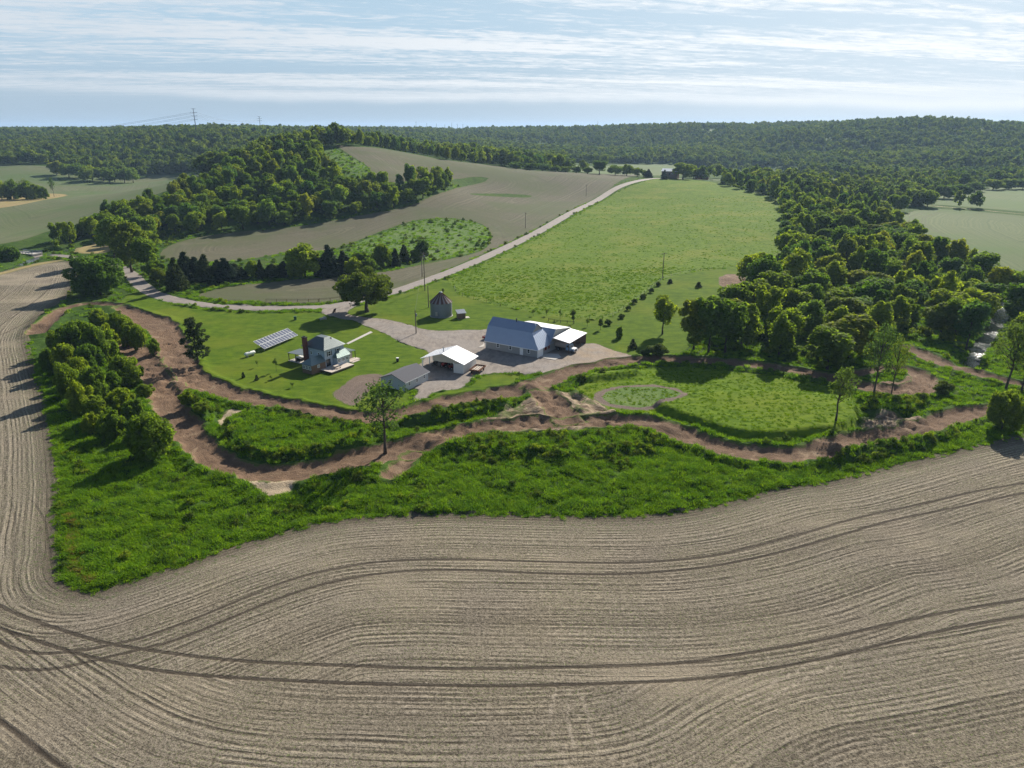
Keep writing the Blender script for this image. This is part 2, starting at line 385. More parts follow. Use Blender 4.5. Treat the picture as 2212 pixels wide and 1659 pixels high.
REG = []   # (name, label, material key, loop list) - first hit wins
def reg(name, label, mk, *loops): REG.append((name, label, mk, list(loops)))
reg('creek', 'glittering creek water between the trees at the right', 'water', creek_loop)
reg('creek', 'narrow creek running under the road bridge at the left', 'water', creek2_loop)
reg('road', 'pale grey country road curving past the farm and over the rise', 'road', road_loop, bridge_loop, roadfar_loop)
reg('farm_track', 'pale dirt farm track across the valley field at the right', 'sand', farmtrack_loop)
reg('dirt_track', 'brown earth race track looping around the farmyard', 'dirt', *[trk[k][0] for k in trk])
reg('sand_bank', 'pale sandy bank at the outer bend of the dirt track', 'sand', poly(SAND, 1, .3, 3), poly(SAND2, 1, .3, 4))
reg('bare_ground', 'churned bare sandy ground in the middle of the dirt track', 'churn', poly(BARE, 2, .8, 5), poly(BARE3, 2, .8, 55))
reg('bare_ground', 'wide bare brown earth where the two left lanes of the track meet', 'dirt', poly(BARE2, 2, .6, 56))
reg('bare_ground', 'bare earth inside the right hand loop of the track', 'dirt', poly(BARE4, 2, .6, 57))
reg('garden_bed', 'tilled brown garden bed between house and grey garage', 'soil', poly(GARDEN, 2, .25, 6))
reg('dirt_pile', 'bare brown dirt patch at the edge of the right woodland', 'dirt', poly(PILE, 2, .4, 7))
reg('gravel_yard', 'pale gravel driveway and yard between the barns', 'gravel', poly(YARD, 1, .3, 8))
_ro, _ri = poly(RING_O, 0, .35, 9), poly(RING_I, 0, .35, 10)
reg('infield_grass', 'grass disc inside the worn ring of the infield', 'tallmeadow', _ri)
reg('dirt_ring', 'thin worn ring in the infield grass', 'soil', _ro)
reg('infield_grass', 'mown grass infield enclosed by the dirt track at the right', 'lawn2', poly(INFIELD, 2, .4, 12))
reg('lawn', 'mown lawn around the farmhouse', 'lawn', poly(LAWN_L, 1, .2, 13))
reg('lawn', 'mown grass around the grain bin and right of the long barn', 'lawn', poly(LAWN_R, 1, .2, 14))
reg('grass_strip', 'rough grass strip between gravel yard and dirt track', 'lawn', poly(STRIP_G, 2, .5, 15))
reg('meadow', 'large bright green meadow rising to the right of the road', 'meadow', poly(MEADOW, 1, .2, 16))
reg('pasture', 'bright rough pasture patch in the bend of the bare field', 'tallmeadow', poly(GRASSP, 2, .5, 58))
reg('pasture', 'green pasture patch on the wooded hillside', 'tallmeadow', poly(GRASSH, 2, .5, 59))
reg('weed_strip', 'narrow green weed strip in the middle of the bare field', 'rough', poly(WEEDBAR, 1, .4, 17))
reg('crop_field', 'grey brown planted field between the road and the wooded hill', 'midfield', poly(MIDF, 1, .4, 18))
reg('stubble_field', 'yellow cut stubble field far out at the left edge', 'stubble', poly(STUB1, 1, .5, 19))
reg('stubble_field', 'small yellow stubble field beside the creek trees at left', 'stubble', poly(STUB2, 1, .5, 20))
reg('stubble_field', 'narrow straw yellow field margin below the bridge road', 'stubble', poly(STUB3, 1, .3, 21))
reg('crop_field', 'wide grey green field in the left valley below the wooded hills', 'greyfield', poly(LEFTF, 1, .5, 22))
reg('crop_field', 'grey green field in the right valley behind the woodland', 'lanefield', poly(LANE_D, 1, .5, 23))
reg('crop_field', 'pale green field beyond the farm track in the right valley', 'greenfield', poly(LANE_U, 1, .5, 24))
reg('crop_field', 'pale green valley fields behind the crest of the rise', 'greenfield', poly(VALLEY, 1, .5, 25))
reg('crop_field', 'tiny cream field on the skyline right of the centre', 'stubble', poly(RFAR, 1, 0, 26))
reg('crop_field', 'tiny green field on the skyline above the wooded valley', 'greenfield', poly(RFAR2, 1, 0, 27))
reg('crop_field', 'large planted field with curving rows in the foreground', 'rows', fg_loop)

# relief: banks, mounds and jumps
def lp(D, s=2): return resample(chaikin(at(D)[:, :2], True, s), True)
MOUNDS = [(lp([(478, 905), (520, 893), (600, 900), (700, 915), (800, 925), (815, 950), (800, 968), (740, 985), (660, 1000), (580, 1006), (510, 990), (480, 955)]), 1.9, 2.2),
          (lp([(1395, 870), (1500, 850), (1700, 850), (1850, 865), (1868, 900), (1850, 935), (1740, 948), (1650, 958), (1560, 945), (1480, 915), (1420, 893)]), 1.7, 2.2),
          (lp([(880, 905), (950, 890), (1040, 880), (1110, 868), (1120, 878), (1060, 895), (980, 912), (900, 920), (850, 922)]), 1.5, 2.0),
          (lp([(950, 945), (1010, 945), (1160, 935), (1300, 930), (1400, 930), (1440, 950), (1400, 985), (1200, 1000), (1000, 985), (940, 968)]), .8, 3.0),
          (lp([(1800, 985), (1870, 968), (1960, 955), (2040, 930), (2080, 915), (2060, 950), (1960, 985), (1850, 1005), (1790, 1000)]), 1.2, 2.0),
          (lp([(1840, 850), (1900, 862), (2000, 862), (2040, 880), (1980, 895), (1900, 905), (1860, 890)]), 1.4, 2.5),
          (lp([(395, 850), (430, 858), (480, 880), (470, 905), (430, 915), (400, 885)]), 1.3, 2.2),
          (lp([(560, 885), (640, 893), (720, 912), (690, 915), (600, 902), (555, 895)]), 1.2, 1.6),
          (lp([(1250, 815), (1300, 806), (1400, 800), (1380, 815), (1300, 825), (1255, 830)]), 1.3, 1.8)]
JUMPS = [((1150, 845), 2.3, 2.4, 25), ((935, 958), 1.8, 2.6, 60), ((345, 826), 0.9, 1.6, 10), ((1800, 968), 1.4, 2.0, 60), ((90, 706), 1.6, 2.2, -50), ((700, 898), .7, 2.0, 80),
         ((300, 760), .8, 1.8, 20), ((1985, 925), 1.0, 2.2, 50), ((1330, 783), .8, 1.6, 85), ((960, 878), 1.2, 2.0, 75), ((395, 796), .6, 1.5, 10), ((1440, 925), 1.0, 2.0, 60), ((655, 886), .7, 1.6, 80), ((1580, 606), 1.2, 4, 0)]
JW = at([j[0] for j in JUMPS])
BARE_L = [lp(BARE), lp(BARE2), lp(BARE3), lp(BARE4)]
_rw1, _rw2, _rw3 = Wave(7.0, 101), Wave(2.6, 102), Wave(16.0, 103)
_hard = [trk[k][0] for k in trk]


def terrain(P, full=True):
    P = np.asarray(P, float)[:, :2]; z = base_z(P)
    near = np.where((P[:, 1] > 70) & (P[:, 1] < 330) & (np.abs(P[:, 0]) < 260))[0]
    if not len(near) or not full: return z
    Q = P[near]; dz_ = np.zeros(len(Q))
    for loop, h, wd in MOUNDS:
        lo, hi = loop.min(0) - 1, loop.max(0) + 1; m = np.where(((Q > lo) & (Q < hi)).all(1))[0]
        if not len(m): continue
        i = m[inside(Q[m], loop)]
        if len(i): dz_[i] = np.maximum(dz_[i], h * sstep(dist_poly(Q[i], loop), 0, wd))
    for (c, h, r, ang), jw in zip(JUMPS, JW):
        e = Q - jw[:2]; a = R(ang); u = e[:, 0] * math.cos(a) + e[:, 1] * math.sin(a); v = -e[:, 0] * math.sin(a) + e[:, 1] * math.cos(a)
        dz_ += h * np.exp(-(u / r) ** 2 - (v / (r * 1.7)) ** 2)
    for L in BARE_L: m = inside(Q, L); dz_[m] += .16 * _rw2(Q[m]) + .22 * _rw1(Q[m])
    tr = np.full(len(Q), 50.0)
    for k_ in trk:
        lo, hi = trk[k_][0].min(0) - 6, trk[k_][0].max(0) + 6; m = np.where(((Q > lo) & (Q < hi)).all(1))[0]
        if not len(m): continue
        d = dist_poly(Q[m], trk[k_][0]); ins = inside(Q[m], trk[k_][0]); d[ins] *= -1
        tr[m] = np.minimum(tr[m], d)
    dz_ += 0.75 * np.exp(-((tr - 0.5) / 0.9) ** 2) - 0.25 * sstep(-tr, 0, 1.6) + 0.14 * sstep(-tr, 0, 1.0) * _rw2(Q)
    rough = np.ones(len(Q))
    fgm = inside(Q, fg_loop); rough[fgm] = 0
    for nm, lb, mk, loops in REG:
        if mk in ('water', 'road', 'gravel', 'lawn', 'lawn2', 'meadow', 'midfield', 'greyfield', 'stubble'):
            for L in loops: rough[inside(Q, L)] = 0.12 if mk != 'meadow' else .3
    rough = rough * sstep(tr, 0, 2.5)
    dz_ += rough * (0.20 * _rw1(Q) + 0.10 * _rw2(Q) + .25 * _rw3(Q)) * sstep(Q[:, 1], 72, 84)
    fade = sstep(P[near, 1], 70, 80) * sstep(330 - P[near, 1], 0, 40) * sstep(260 - np.abs(P[near, 0]), 0, 30)
    z[near] += dz_ * fade
    # creek beds
    for L in (creek_loop, creek2_loop):
        lo, hi = L.min(0) - 8, L.max(0) + 8; m = np.where(((P > lo) & (P < hi)).all(1))[0]
        if len(m):
            d = dist_poly(P[m], L); ins = inside(P[m], L); d[ins] *= -1
            z[m] -= 1.6 * sstep(4 - d, 0, 4)
    return z


def put(D):
    P = at(np.asarray(D, float).reshape(-1, 2)); P[:, 2] = terrain(P); return P

# ------------------------------------------------------------------ materials of the ground
M = {}
def G(name, fn):
    m, nt = new_mat(name); fn(nt); M[name] = m


def edge_fringe(nt, col, p, wd=0.7, c1=(0.045, 0.075, 0.014), c2=(0.10, 0.105, 0.04)):
    """ragged grass creeping over the rim of a bare surface"""
    e = nt.attr('edge')
    nz = nt.noise(p, 0.9, 5, 0.65)
    f = nt.sstep(nt.math('SUBTRACT', e, nt.math('MULTIPLY', nt.math('SUBTRACT', nz, 0.42), wd * 6)), 0.0, wd * 0.5, 1.0, 0.0)
    g = nt.mix(nt.noise(p, 2.2, 3), c1, c2)
    return nt.mix(nt.math('MULTIPLY', f, 0.85), col, g)


def m_rows(nt):
    p = nt.pos(); below = nt.sstep(nt.attr('trk3'), -0.05, 0.05, 1.0, 0.0); da = nt.attr('rowd'); db = nt.attr('rowb')
    d = nt.math('ADD', nt.math('MULTIPLY', below, db), nt.math('MULTIPLY', nt.math('SUBTRACT', 1.0, below), da))
    warp = nt.math('MULTIPLY', nt.math('SUBTRACT', nt.noise(p, 0.035, 2), 0.5), 1.6)
    fine = nt.math('MULTIPLY', nt.math('SUBTRACT', nt.noise(p, 0.8, 3), 0.5), 0.16)
    dd = nt.math('ADD', d, nt.math('ADD', warp, fine))
    per = nt.math('SINE', nt.math('MULTIPLY', dd, 2 * math.pi / 0.76))
    n1 = nt.noise1(dd, 1.7, 2.0, 0.8); n2 = nt.noise1(dd, 0.20, 2.0, 0.5)
    res = nt.noise(p, 3.4, 6, 0.78); res2 = nt.noise(p, 1.3, 5, 0.7)
    brk = nt.sstep(nt.noise(p, 0.15, 5, 0.7), 0.38, 0.66)
    h = nt.math('ADD', nt.math('MULTIPLY', per, nt.math('MULTIPLY', brk, 0.26)), nt.math('MULTIPLY', nt.math('SUBTRACT', n1, 0.5), nt.math('ADD', 0.30, nt.math('MULTIPLY', brk, 1.1))))
    h = nt.math('ADD', nt.math('ADD', h, nt.math('MULTIPLY', nt.math('SUBTRACT', n2, 0.5), 0.5)), 0.5)
    h = nt.math('ADD', h, nt.math('ADD', nt.math('MULTIPLY', nt.math('SUBTRACT', res, 0.5), 1.9), nt.math('MULTIPLY', nt.math('SUBTRACT', res2, 0.5), 0.9)))
    soil = nt.mix(nt.noise(p, 0.06, 4), (0.062, 0.052, 0.041), (0.098, 0.082, 0.060))
    straw = nt.mix(nt.noise(p, 0.10, 4), (0.300, 0.262, 0.218), (0.365, 0.312, 0.220))
    c = nt.mix(nt.sstep(h, 0.05, 1.0), soil, straw)
    gap = nt.math('MULTIPLY', nt.math('MULTIPLY', nt.sstep(n1, 0.42, 0.34), nt.sstep(nt.noise(nt.vmul(p, (1, 1, 1)), 0.4, 4, .7), 0.42, 0.58)), 0.75)
    c = nt.mix(gap, c, (0.055, 0.046, 0.036))
    dk = nt.math('MULTIPLY', nt.sstep(res, 0.50, 0.36), nt.math('ADD', 0.35, nt.math('MULTIPLY', nt.noise(p, 0.22, 3), 0.7)), clamp=True)
    c = nt.mix(dk, c, (0.046, 0.040, 0.031))
    c = nt.mix(nt.math('MULTIPLY', nt.sstep(res2, 0.54, 0.68), nt.math('MULTIPLY', brk, 0.6)), c, (0.43, 0.37, 0.29))
    pal = nt.math('MULTIPLY', nt.sstep(nt.noise(nt.vmul(p, (0.6, 1.5, 1)), 0.028, 4, 0.6), 0.50, 0.68), 0.6)
    c = nt.mix(pal, c, nt.mix(res, (0.24, 0.20, 0.15), (0.46, 0.39, 0.29)))
    gr = nt.math('MULTIPLY', nt.math('MULTIPLY', nt.sstep(nt.noise(p, 3.0, 5, 0.75), 0.53, 0.64), nt.sstep(nt.noise(p, 0.07, 3), 0.32, 0.58)), 0.75)
    c = nt.mix(gr, c, (0.125, 0.165, 0.05))
    rimd = nt.math('ADD', da, nt.math('MULTIPLY', nt.math('SUBTRACT', nt.noise(p, 0.4, 4), .5), 3.5))
    c = nt.mix(nt.sstep(rimd, 1.2, 4.2, 0.7, 0.0), c, nt.mix(res, (0.045, 0.037, 0.030), (0.115, 0.090, 0.065)))
    c = nt.mix(nt.math('MULTIPLY', nt.sstep(rimd, 3.0, 7.5, 1.0, 0.0), nt.math('MULTIPLY', nt.sstep(nt.noise(p, 1.3, 5, .75), .52, .62), .75)), c, (0.060, 0.095, 0.022))
    tm = None
    for i in range(N_TRK):
        a = nt.math('ABSOLUTE', nt.math('ADD', nt.attr('trk%d' % i), nt.math('MULTIPLY', nt.math('SUBTRACT', nt.noise(p, 1.6, 3), 0.5), 0.35)))
        t = nt.sstep(a, TRK_W[i] * .25, TRK_W[i] * .72, 1.0, 0.0); t = nt.math('MULTIPLY', t, TRK_S[i])
        tm = t if tm is None else nt.math('MAXIMUM', tm, t)
    for i in range(len(PALE_LINES)):
        a = nt.math('ABSOLUTE', nt.math('ADD', nt.attr('pal%d' % i), nt.math('MULTIPLY', nt.math('SUBTRACT', nt.noise(p, 1.2, 3), 0.5), 0.5)))
        c = nt.mix(nt.math('MULTIPLY', nt.sstep(a, .35, .12), nt.math('MULTIPLY', nt.sstep(res2, .42, .6), .5)), c, (0.42, 0.36, 0.29))
    lug = nt.math('ADD', 0.35, nt.math('MULTIPLY', res, 0.95))
    c = nt.mix(nt.math('MULTIPLY', tm, lug, clamp=True), c, (0.048, 0.038, 0.030))
    c = nt.mix(1.0, c, nt.mix(nt.noise(p, 0.018, 3), (0.84, 0.84, 0.86), (1.14, 1.12, 1.06)), 'MULTIPLY')
    hh = nt.math('SUBTRACT', h, nt.math('MULTIPLY', tm, 0.9))
    finish(nt, c, 0.95, 0.06, nt.bump(hh, 0.8, 0.14))


def m_farfield(c1, c2, c3, green=0.3, sc=1.0):
    def f(nt):
        p = nt.pos(); e = nt.attr('edge')
        e2 = nt.math('ADD', e, nt.math('MULTIPLY', nt.noise(p, 0.02 * sc, 3), 8.0))
        n1 = nt.noise1(e2, 0.55, 2.0, 0.7); n2 = nt.noise1(e2, 0.06, 2.0)
        a = nt.noise(p, 0.014 * sc, 5, 0.6); b = nt.noise(p, 0.9, 5, 0.7)
        h = nt.math('ADD', nt.math('ADD', nt.math('MULTIPLY', nt.math('SUBTRACT', n1, .5), 0.8), nt.math('MULTIPLY', nt.math('SUBTRACT', n2, .5), 0.35)), nt.math('ADD', nt.math('MULTIPLY', nt.math('SUBTRACT', b, .5), 1.1), 0.5))
        c = nt.mix(nt.sstep(h, 0.05, 0.95), c1, c2)
        c = nt.mix(nt.math('MULTIPLY', nt.sstep(a, 0.40, 0.62), green), c, c3)
        c = nt.mix(nt.math('MULTIPLY', nt.sstep(nt.noise(p, .035, 3), .6, .75), .5), c, c2)
        c = nt.mix(nt.sstep(e, 0.0, 3.0, 0.55, 0.0), c, (0.10, 0.10, 0.045))
        # turned headlands leave a few darker wheel lines
        for o in (7.0, 9.2, 15.5, 17.6):
            t = nt.sstep(nt.math('ABSOLUTE', nt.math('SUBTRACT', e, o)), 0.25, 0.6, 0.35, 0.0)
            c = nt.mix(t, c, (0.085, 0.075, 0.055))
        finish(nt, c, 0.95, 0.08, nt.bump(b, 0.3, 0.1))
    return f


def m_grass(lo, hi, dry, s1=0.5, s2=3.0, b=0.5, dryf=0.3, bd=0.12, stripe=0.0):
    def f(nt):
        p = nt.pos()
        big = nt.noise(p, 0.035, 4, 0.6); md = nt.noise(p, s1, 5, 0.65); fn = nt.noise(p, s2, 4, 0.7)
        h = nt.math('ADD', nt.math('MULTIPLY', md, 0.6), nt.math('MULTIPLY', fn, 0.4))
        if stripe:
            st = nt.noise(nt.vmul(p, (0.35, 1.6, 1)), 0.55, 3, 0.6)
            h = nt.math('ADD', h, nt.math('MULTIPLY', nt.math('SUBTRACT', st, .5), stripe))
        c = nt.mix(nt.sstep(h, 0.33, 0.68), lo, hi)
        c = nt.mix(nt.math('MULTIPLY', nt.sstep(big, 0.45, 0.68), dryf), c, dry)
        c = nt.mix(nt.math('MULTIPLY', nt.sstep(nt.noise(p, 0.17, 4, .6), 0.56, 0.72), dryf * .8), c, lo)
        finish(nt, c, 0.95, 0.04, nt.bump(h, b, bd))
    return f


def m_dirt(c1, c2, pale, fringe=True, pf=0.35):
    def f(nt):
        p = nt.pos(); e = nt.attr('edge')
        ew = nt.math('ADD', e, nt.math('MULTIPLY', nt.math('SUBTRACT', nt.noise(p, 0.25, 3), 0.5), 1.6))
        rut = nt.noise1(ew, 2.2, 3.0, 0.7); n = nt.noise(p, 0.45, 5, 0.65); fn = nt.noise(p, 4.0, 5, 0.7)
        h = nt.math('ADD', nt.math('ADD', nt.math('MULTIPLY', nt.math('SUBTRACT', rut, .5), 0.9), nt.math('MULTIPLY', nt.math('SUBTRACT', n, .5), .6)), nt.math('ADD', nt.math('MULTIPLY', nt.math('SUBTRACT', fn, .5), .9), 0.5))
        c = nt.mix(nt.sstep(h, 0.1, 0.9), c1, c2)
        c = nt.mix(nt.math('MULTIPLY', nt.sstep(nt.noise(p, 0.16, 5, .65, .8), 0.55, 0.68), pf), c, pale)
        c = nt.mix(1.0, c, nt.mix(nt.noise(p, 0.05, 3), (0.8, 0.82, 0.85), (1.15, 1.1, 1.05)), 'MULTIPLY')
        if fringe: c = edge_fringe(nt, c, p, 0.45, (0.06, 0.105, 0.012), (0.13, 0.14, 0.045))
        finish(nt, c, 0.95, 0.1, nt.bump(h, 0.8, 0.22))
    return f


def m_churn(nt):
    p = nt.pos()
    v = nt.noise(nt.vmul(p, (0.5, 1.3, 1)), 0.55, 6, 0.7, 1.2); n = nt.noise(p, 0.28, 4, 0.6, 0.5); fn = nt.noise(p, 3.0, 4, .7)
    c = nt.mix(nt.sstep(v, 0.36, 0.62), (0.115, 0.078, 0.053), (0.33, 0.255, 0.17))
    c = nt.mix(nt.math('MULTIPLY', nt.sstep(n, 0.50, 0.62), 0.8), c, nt.mix(fn, (0.04, 0.07, 0.015), (0.12, 0.15, 0.04)))
    c = edge_fringe(nt, c, p, 0.8, (0.045, 0.085, 0.012), (0.10, 0.14, 0.03))
    finish(nt, c, 0.95, 0.1, nt.bump(nt.math('ADD', v, nt.math('MULTIPLY', fn, .4)), 0.9, 0.3))


def m_gravel(nt):
    p = nt.pos(); e = nt.attr('edge')
    st = nt.noise(nt.vmul(p, (1.0, 0.45, 1)), 0.75, 5, 0.65, 0.7); n = nt.noise(p, 0.09, 4, 0.6); fn = nt.noise(p, 6.0, 4, 0.7)
    c = nt.mix(nt.sstep(nt.math('ADD', nt.math('MULTIPLY', st, .6), nt.math('MULTIPLY', fn, .5)), 0.35, 0.75), (0.155, 0.132, 0.115), (0.300, 0.260, 0.220))
    sx_ = nt.n('ShaderNodeSeparateXYZ', {0: p})
    tanm = nt.math('MULTIPLY', nt.sstep(sx_.outputs[0], 8.0, 24.0), nt.sstep(nt.noise(p, 0.12, 3), .3, .6))
    c = nt.mix(nt.math('MULTIPLY', tanm, 0.65), c, nt.mix(st, (0.22, 0.155, 0.09), (0.40, 0.295, 0.18)))
    c = nt.mix(nt.sstep(n, 0.4, 0.65, 0.0, 0.35), c, (0.27, 0.25, 0.235))
    c = edge_fringe(nt, c, p, 0.3)
    finish(nt, c, 0.95, 0.12, nt.bump(nt.math('ADD', st, nt.math('MULTIPLY', fn, .5)), 0.6, 0.12))


def m_road(nt):
    p = nt.pos(); e = nt.attr('edge')
    n = nt.noise(p, 0.5, 5, .65); fn = nt.noise(p, 9, 3, .7)
    c = nt.mix(nt.sstep(nt.math('ADD', nt.math('MULTIPLY', n, .5), nt.math('MULTIPLY', fn, .5)), 0.35, 0.65), (0.205, 0.175, 0.155), (0.265, 0.230, 0.200))
    c = nt.mix(nt.sstep(nt.math('ABSOLUTE', nt.math('SUBTRACT', e, 1.7)), 0.2, 0.9, 0.25, 0.0), c, (0.17, 0.15, 0.135))
    c = nt.mix(nt.sstep(e, 0.1, 0.5, 0.5, 0.0), c, (0.22, 0.20, 0.14))
    finish(nt, c, 0.85, 0.25, nt.bump(fn, 0.25, 0.03))


def m_water(nt):
    p = nt.pos()
    wv = nt.noise(p, 3.2, 5, 0.7, 0.4)
    pr = nt.n('ShaderNodeBsdfPrincipled', {'Base Color': (0.05, 0.06, 0.055, 1), 'Roughness': 0.14, 'Specular IOR Level': 0.5})
    nt.set(pr.inputs['Normal'], nt.bump(wv, 0.35, 0.2))
    nt.set(nt.n('ShaderNodeOutputMaterial').inputs[0], pr.outputs[0])


# single wheel lines in the foreground field, read off the sketch
def z4(L): return [(.3489 * a, 1080 + .3489 * b) for a, b in L]
def z5(L): return [(737.3 + .3489 * a, 1080 + .3489 * b) for a, b in L]
def z6(L): return [(1474.6 + .3471 * a, 936 + .3471 * b) for a, b in L]
def zl(L): return [(.2274 * a, 504 + .2274 * b) for a, b in L]
TRK_LINES = [
    z4([(-200, 760), (0, 880), (100, 930), (250, 955), (400, 945), (560, 925), (750, 885), (900, 850), (1200, 740), (1500, 610), (1800, 490), (2113, 415)]) + z5([(300, 375), (700, 365), (1100, 380), (1700, 395)]) + z6([(0, 790), (300, 745), (700, 640), (1100, 520), (1500, 440), (1800, 365), (2124, 310), (2400, 270)]),
    z4([(-200, 980), (0, 1035), (200, 1060), (400, 1040), (600, 990), (900, 920), (1150, 850), (1500, 700), (1800, 580), (2113, 490)]) + z5([(400, 435), (800, 435), (1200, 455), (1700, 465)]) + z6([(0, 855), (300, 810), (700, 720), (1000, 630), (1300, 540), (1700, 465), (2124, 370), (2400, 320)]),
    z4([(-200, 560), (0, 655), (100, 710), (300, 780), (500, 845), (700, 900), (950, 935), (1200, 970), (1500, 1000), (1800, 1015), (2113, 1025)]) + z5([(500, 1045), (1000, 1045), (1700, 1030)]) + z6([(0, 1435), (400, 1370), (800, 1300), (1200, 1210), (1600, 1120), (2124, 1035), (2400, 985)]),
    z4([(-200, 700), (0, 800), (200, 865), (400, 930), (600, 985), (850, 1040), (1100, 1075), (1400, 1100), (1800, 1120), (2113, 1135)]) + z5([(400, 1145), (1000, 1155), (1600, 1140)]) + z6([(0, 1540), (400, 1495), (900, 1400), (1300, 1300), (1700, 1210), (2124, 1140), (2400, 1090)]),
    z4([(-100, 1270), (0, 1370), (100, 1440), (250, 1560), (380, 1640), (480, 1720), (560, 1800)]),
    zl([(-200, 1010), (0, 880), (250, 700), (400, 590), (500, 490), (540, 430), (640, 470), (670, 445), (600, 420), (440, 425), (250, 440), (120, 520), (0, 640)])[:5] + zl([(560, 540), (660, 470), (640, 440), (540, 425), (330, 440), (200, 490), (0, 640)]),
    zl([(-100, 1010), (150, 900), (350, 790), (550, 690), (610, 620), (640, 550), (720, 480), (745, 450), (690, 425), (540, 410)]),
    z4([(60, 0), (100, 130), (75, 330), (90, 520), (170, 640), (320, 705), (520, 715)]),
    z4([(190, 0), (280, 120), (300, 300), (330, 460), (430, 560), (620, 610)])]
ROW_GUIDE = z4([(-900, 480), (-400, 1000), (-100, 1275), (0, 1365), (250, 1560), (480, 1710), (800, 1860), (1300, 1970), (2113, 2030)]) + z5([(1000, 2030), (2113, 1980)]) + z6([(700, 1850), (1400, 1740), (2124, 1600), (2600, 1500)])
TRK_W = [.58, .58, .58, .58, .75, .55, .55, .45, .4]
TRK_S = [.92, .92, .92, .92, .85, .6, .6, .4, .4]
N_TRK = len(TRK_LINES)
PALE_LINES = [z5([(1320, 1200), (1290, 1340), (1300, 1460), (1360, 1560)]), z5([(1400, 1300), (1410, 1420), (1440, 1520)]), z5([(1480, 1200), (1525, 1330), (1530, 1420), (1590, 1540), (1700, 1620)]), z6([(350, 1659), (560, 1560), (800, 1430), (960, 1340)]), z6([(520, 1659), (760, 1530), (960, 1430), (1120, 1330)])]

G('rows', m_rows)
G('midfield', m_farfield((0.066, 0.060, 0.038), (0.148, 0.136, 0.088), (0.078, 0.094, 0.038), 0.75))
G('greyfield', m_farfield((0.088, 0.104, 0.050), (0.155, 0.162, 0.086), (0.088, 0.130, 0.044), 0.9, 0.5))
G('lanefield', m_farfield((0.068, 0.100, 0.038), (0.130, 0.152, 0.066), (0.078, 0.128, 0.036), 0.9, 0.5))
G('greenfield', m_farfield((0.085, 0.122, 0.046), (0.135, 0.168, 0.068), (0.092, 0.140, 0.044), 0.8, 0.5))
G('stubble', m_farfield((0.22, 0.165, 0.075), (0.38, 0.30, 0.14), (0.24, 0.21, 0.08), 0.5))
G('lawn', m_grass((0.048, 0.092, 0.006), (0.100, 0.155, 0.009), (0.135, 0.160, 0.016), 0.30, 2.2, 0.35, 0.55, 0.06, 0.5))
G('lawn2', m_grass((0.058, 0.112, 0.006), (0.122, 0.188, 0.009), (0.155, 0.185, 0.016), 0.55, 2.6, 0.6, 0.5, 0.12, 0.8))
G('meadow', m_grass((0.060, 0.112, 0.009), (0.132, 0.198, 0.017), (0.172, 0.188, 0.032), 0.42, 1.7, 0.8, 0.6, 0.45, 0.5))
G('tallmeadow', m_grass((0.062, 0.12, 0.025), (0.14, 0.20, 0.06), (0.16, 0.2, 0.07), 0.5, 2.2, 0.8, 0.4, 0.4))
G('rough', m_grass((0.026, 0.055, 0.010), (0.060, 0.110, 0.016), (0.10, 0.125, 0.03), 0.35, 1.6, 0.9, 0.35, 0.4))
G('dirt', m_dirt((0.092, 0.058, 0.038), (0.215, 0.143, 0.092), (0.36, 0.27, 0.175), True, .5))
G('soil', m_dirt((0.12, 0.09, 0.072), (0.20, 0.155, 0.125), (0.30, 0.24, 0.18), True, 0.2))
G('sand', m_dirt((0.30, 0.235, 0.16), (0.48, 0.39, 0.27), (0.55, 0.46, 0.33)))
G('churn', m_churn); G('gravel', m_gravel); G('road', m_road); G('water', m_water)


# ------------------------------------------------------------------ tagging and mesh helpers
def tag(o, label=None, cat=None, group=None, kind=None):
    if label: o['label'] = label
    if cat: o['category'] = cat
    if group: o['group'] = group
    if kind: o['kind'] = kind
    return o


def mesh_np(name, V, F, mat, attrs=None, smooth=False):
    """numpy verts and equal-length faces -> mesh"""
    V = np.asarray(V, np.float32); F = np.asarray(F, np.int32)
    me = bpy.data.meshes.new(name); k_ = F.shape[1]
    me.vertices.add(len(V)); me.vertices.foreach_set('co', V.ravel())
    me.loops.add(F.size); me.loops.foreach_set('vertex_index', F.ravel())
    me.polygons.add(len(F)); me.polygons.foreach_set('loop_start', np.arange(0, F.size, k_, dtype=np.int32))
    me.polygons.foreach_set('use_smooth', np.full(len(F), smooth))
    for nm, a in (attrs or {}).items():
        at_ = me.attributes.new(nm, 'FLOAT', 'POINT'); at_.data.foreach_set('value', np.asarray(a, np.float32))
    me.materials.append(mat); me.update(); me.validate()
    return me


def link(name, me, parent=None, loc=None):
    o = bpy.data.objects.new(name, me); COL.objects.link(o)
    if parent is not None: o.parent = parent
    if loc is not None: o.location = loc
    return o


def empty(name, loc=(0, 0, 0), rz=0.0):
    o = bpy.data.objects.new(name, None); COL.objects.link(o); o.location = loc; o.rotation_euler = (0, 0, rz); o.empty_display_size = 0.5
    return o


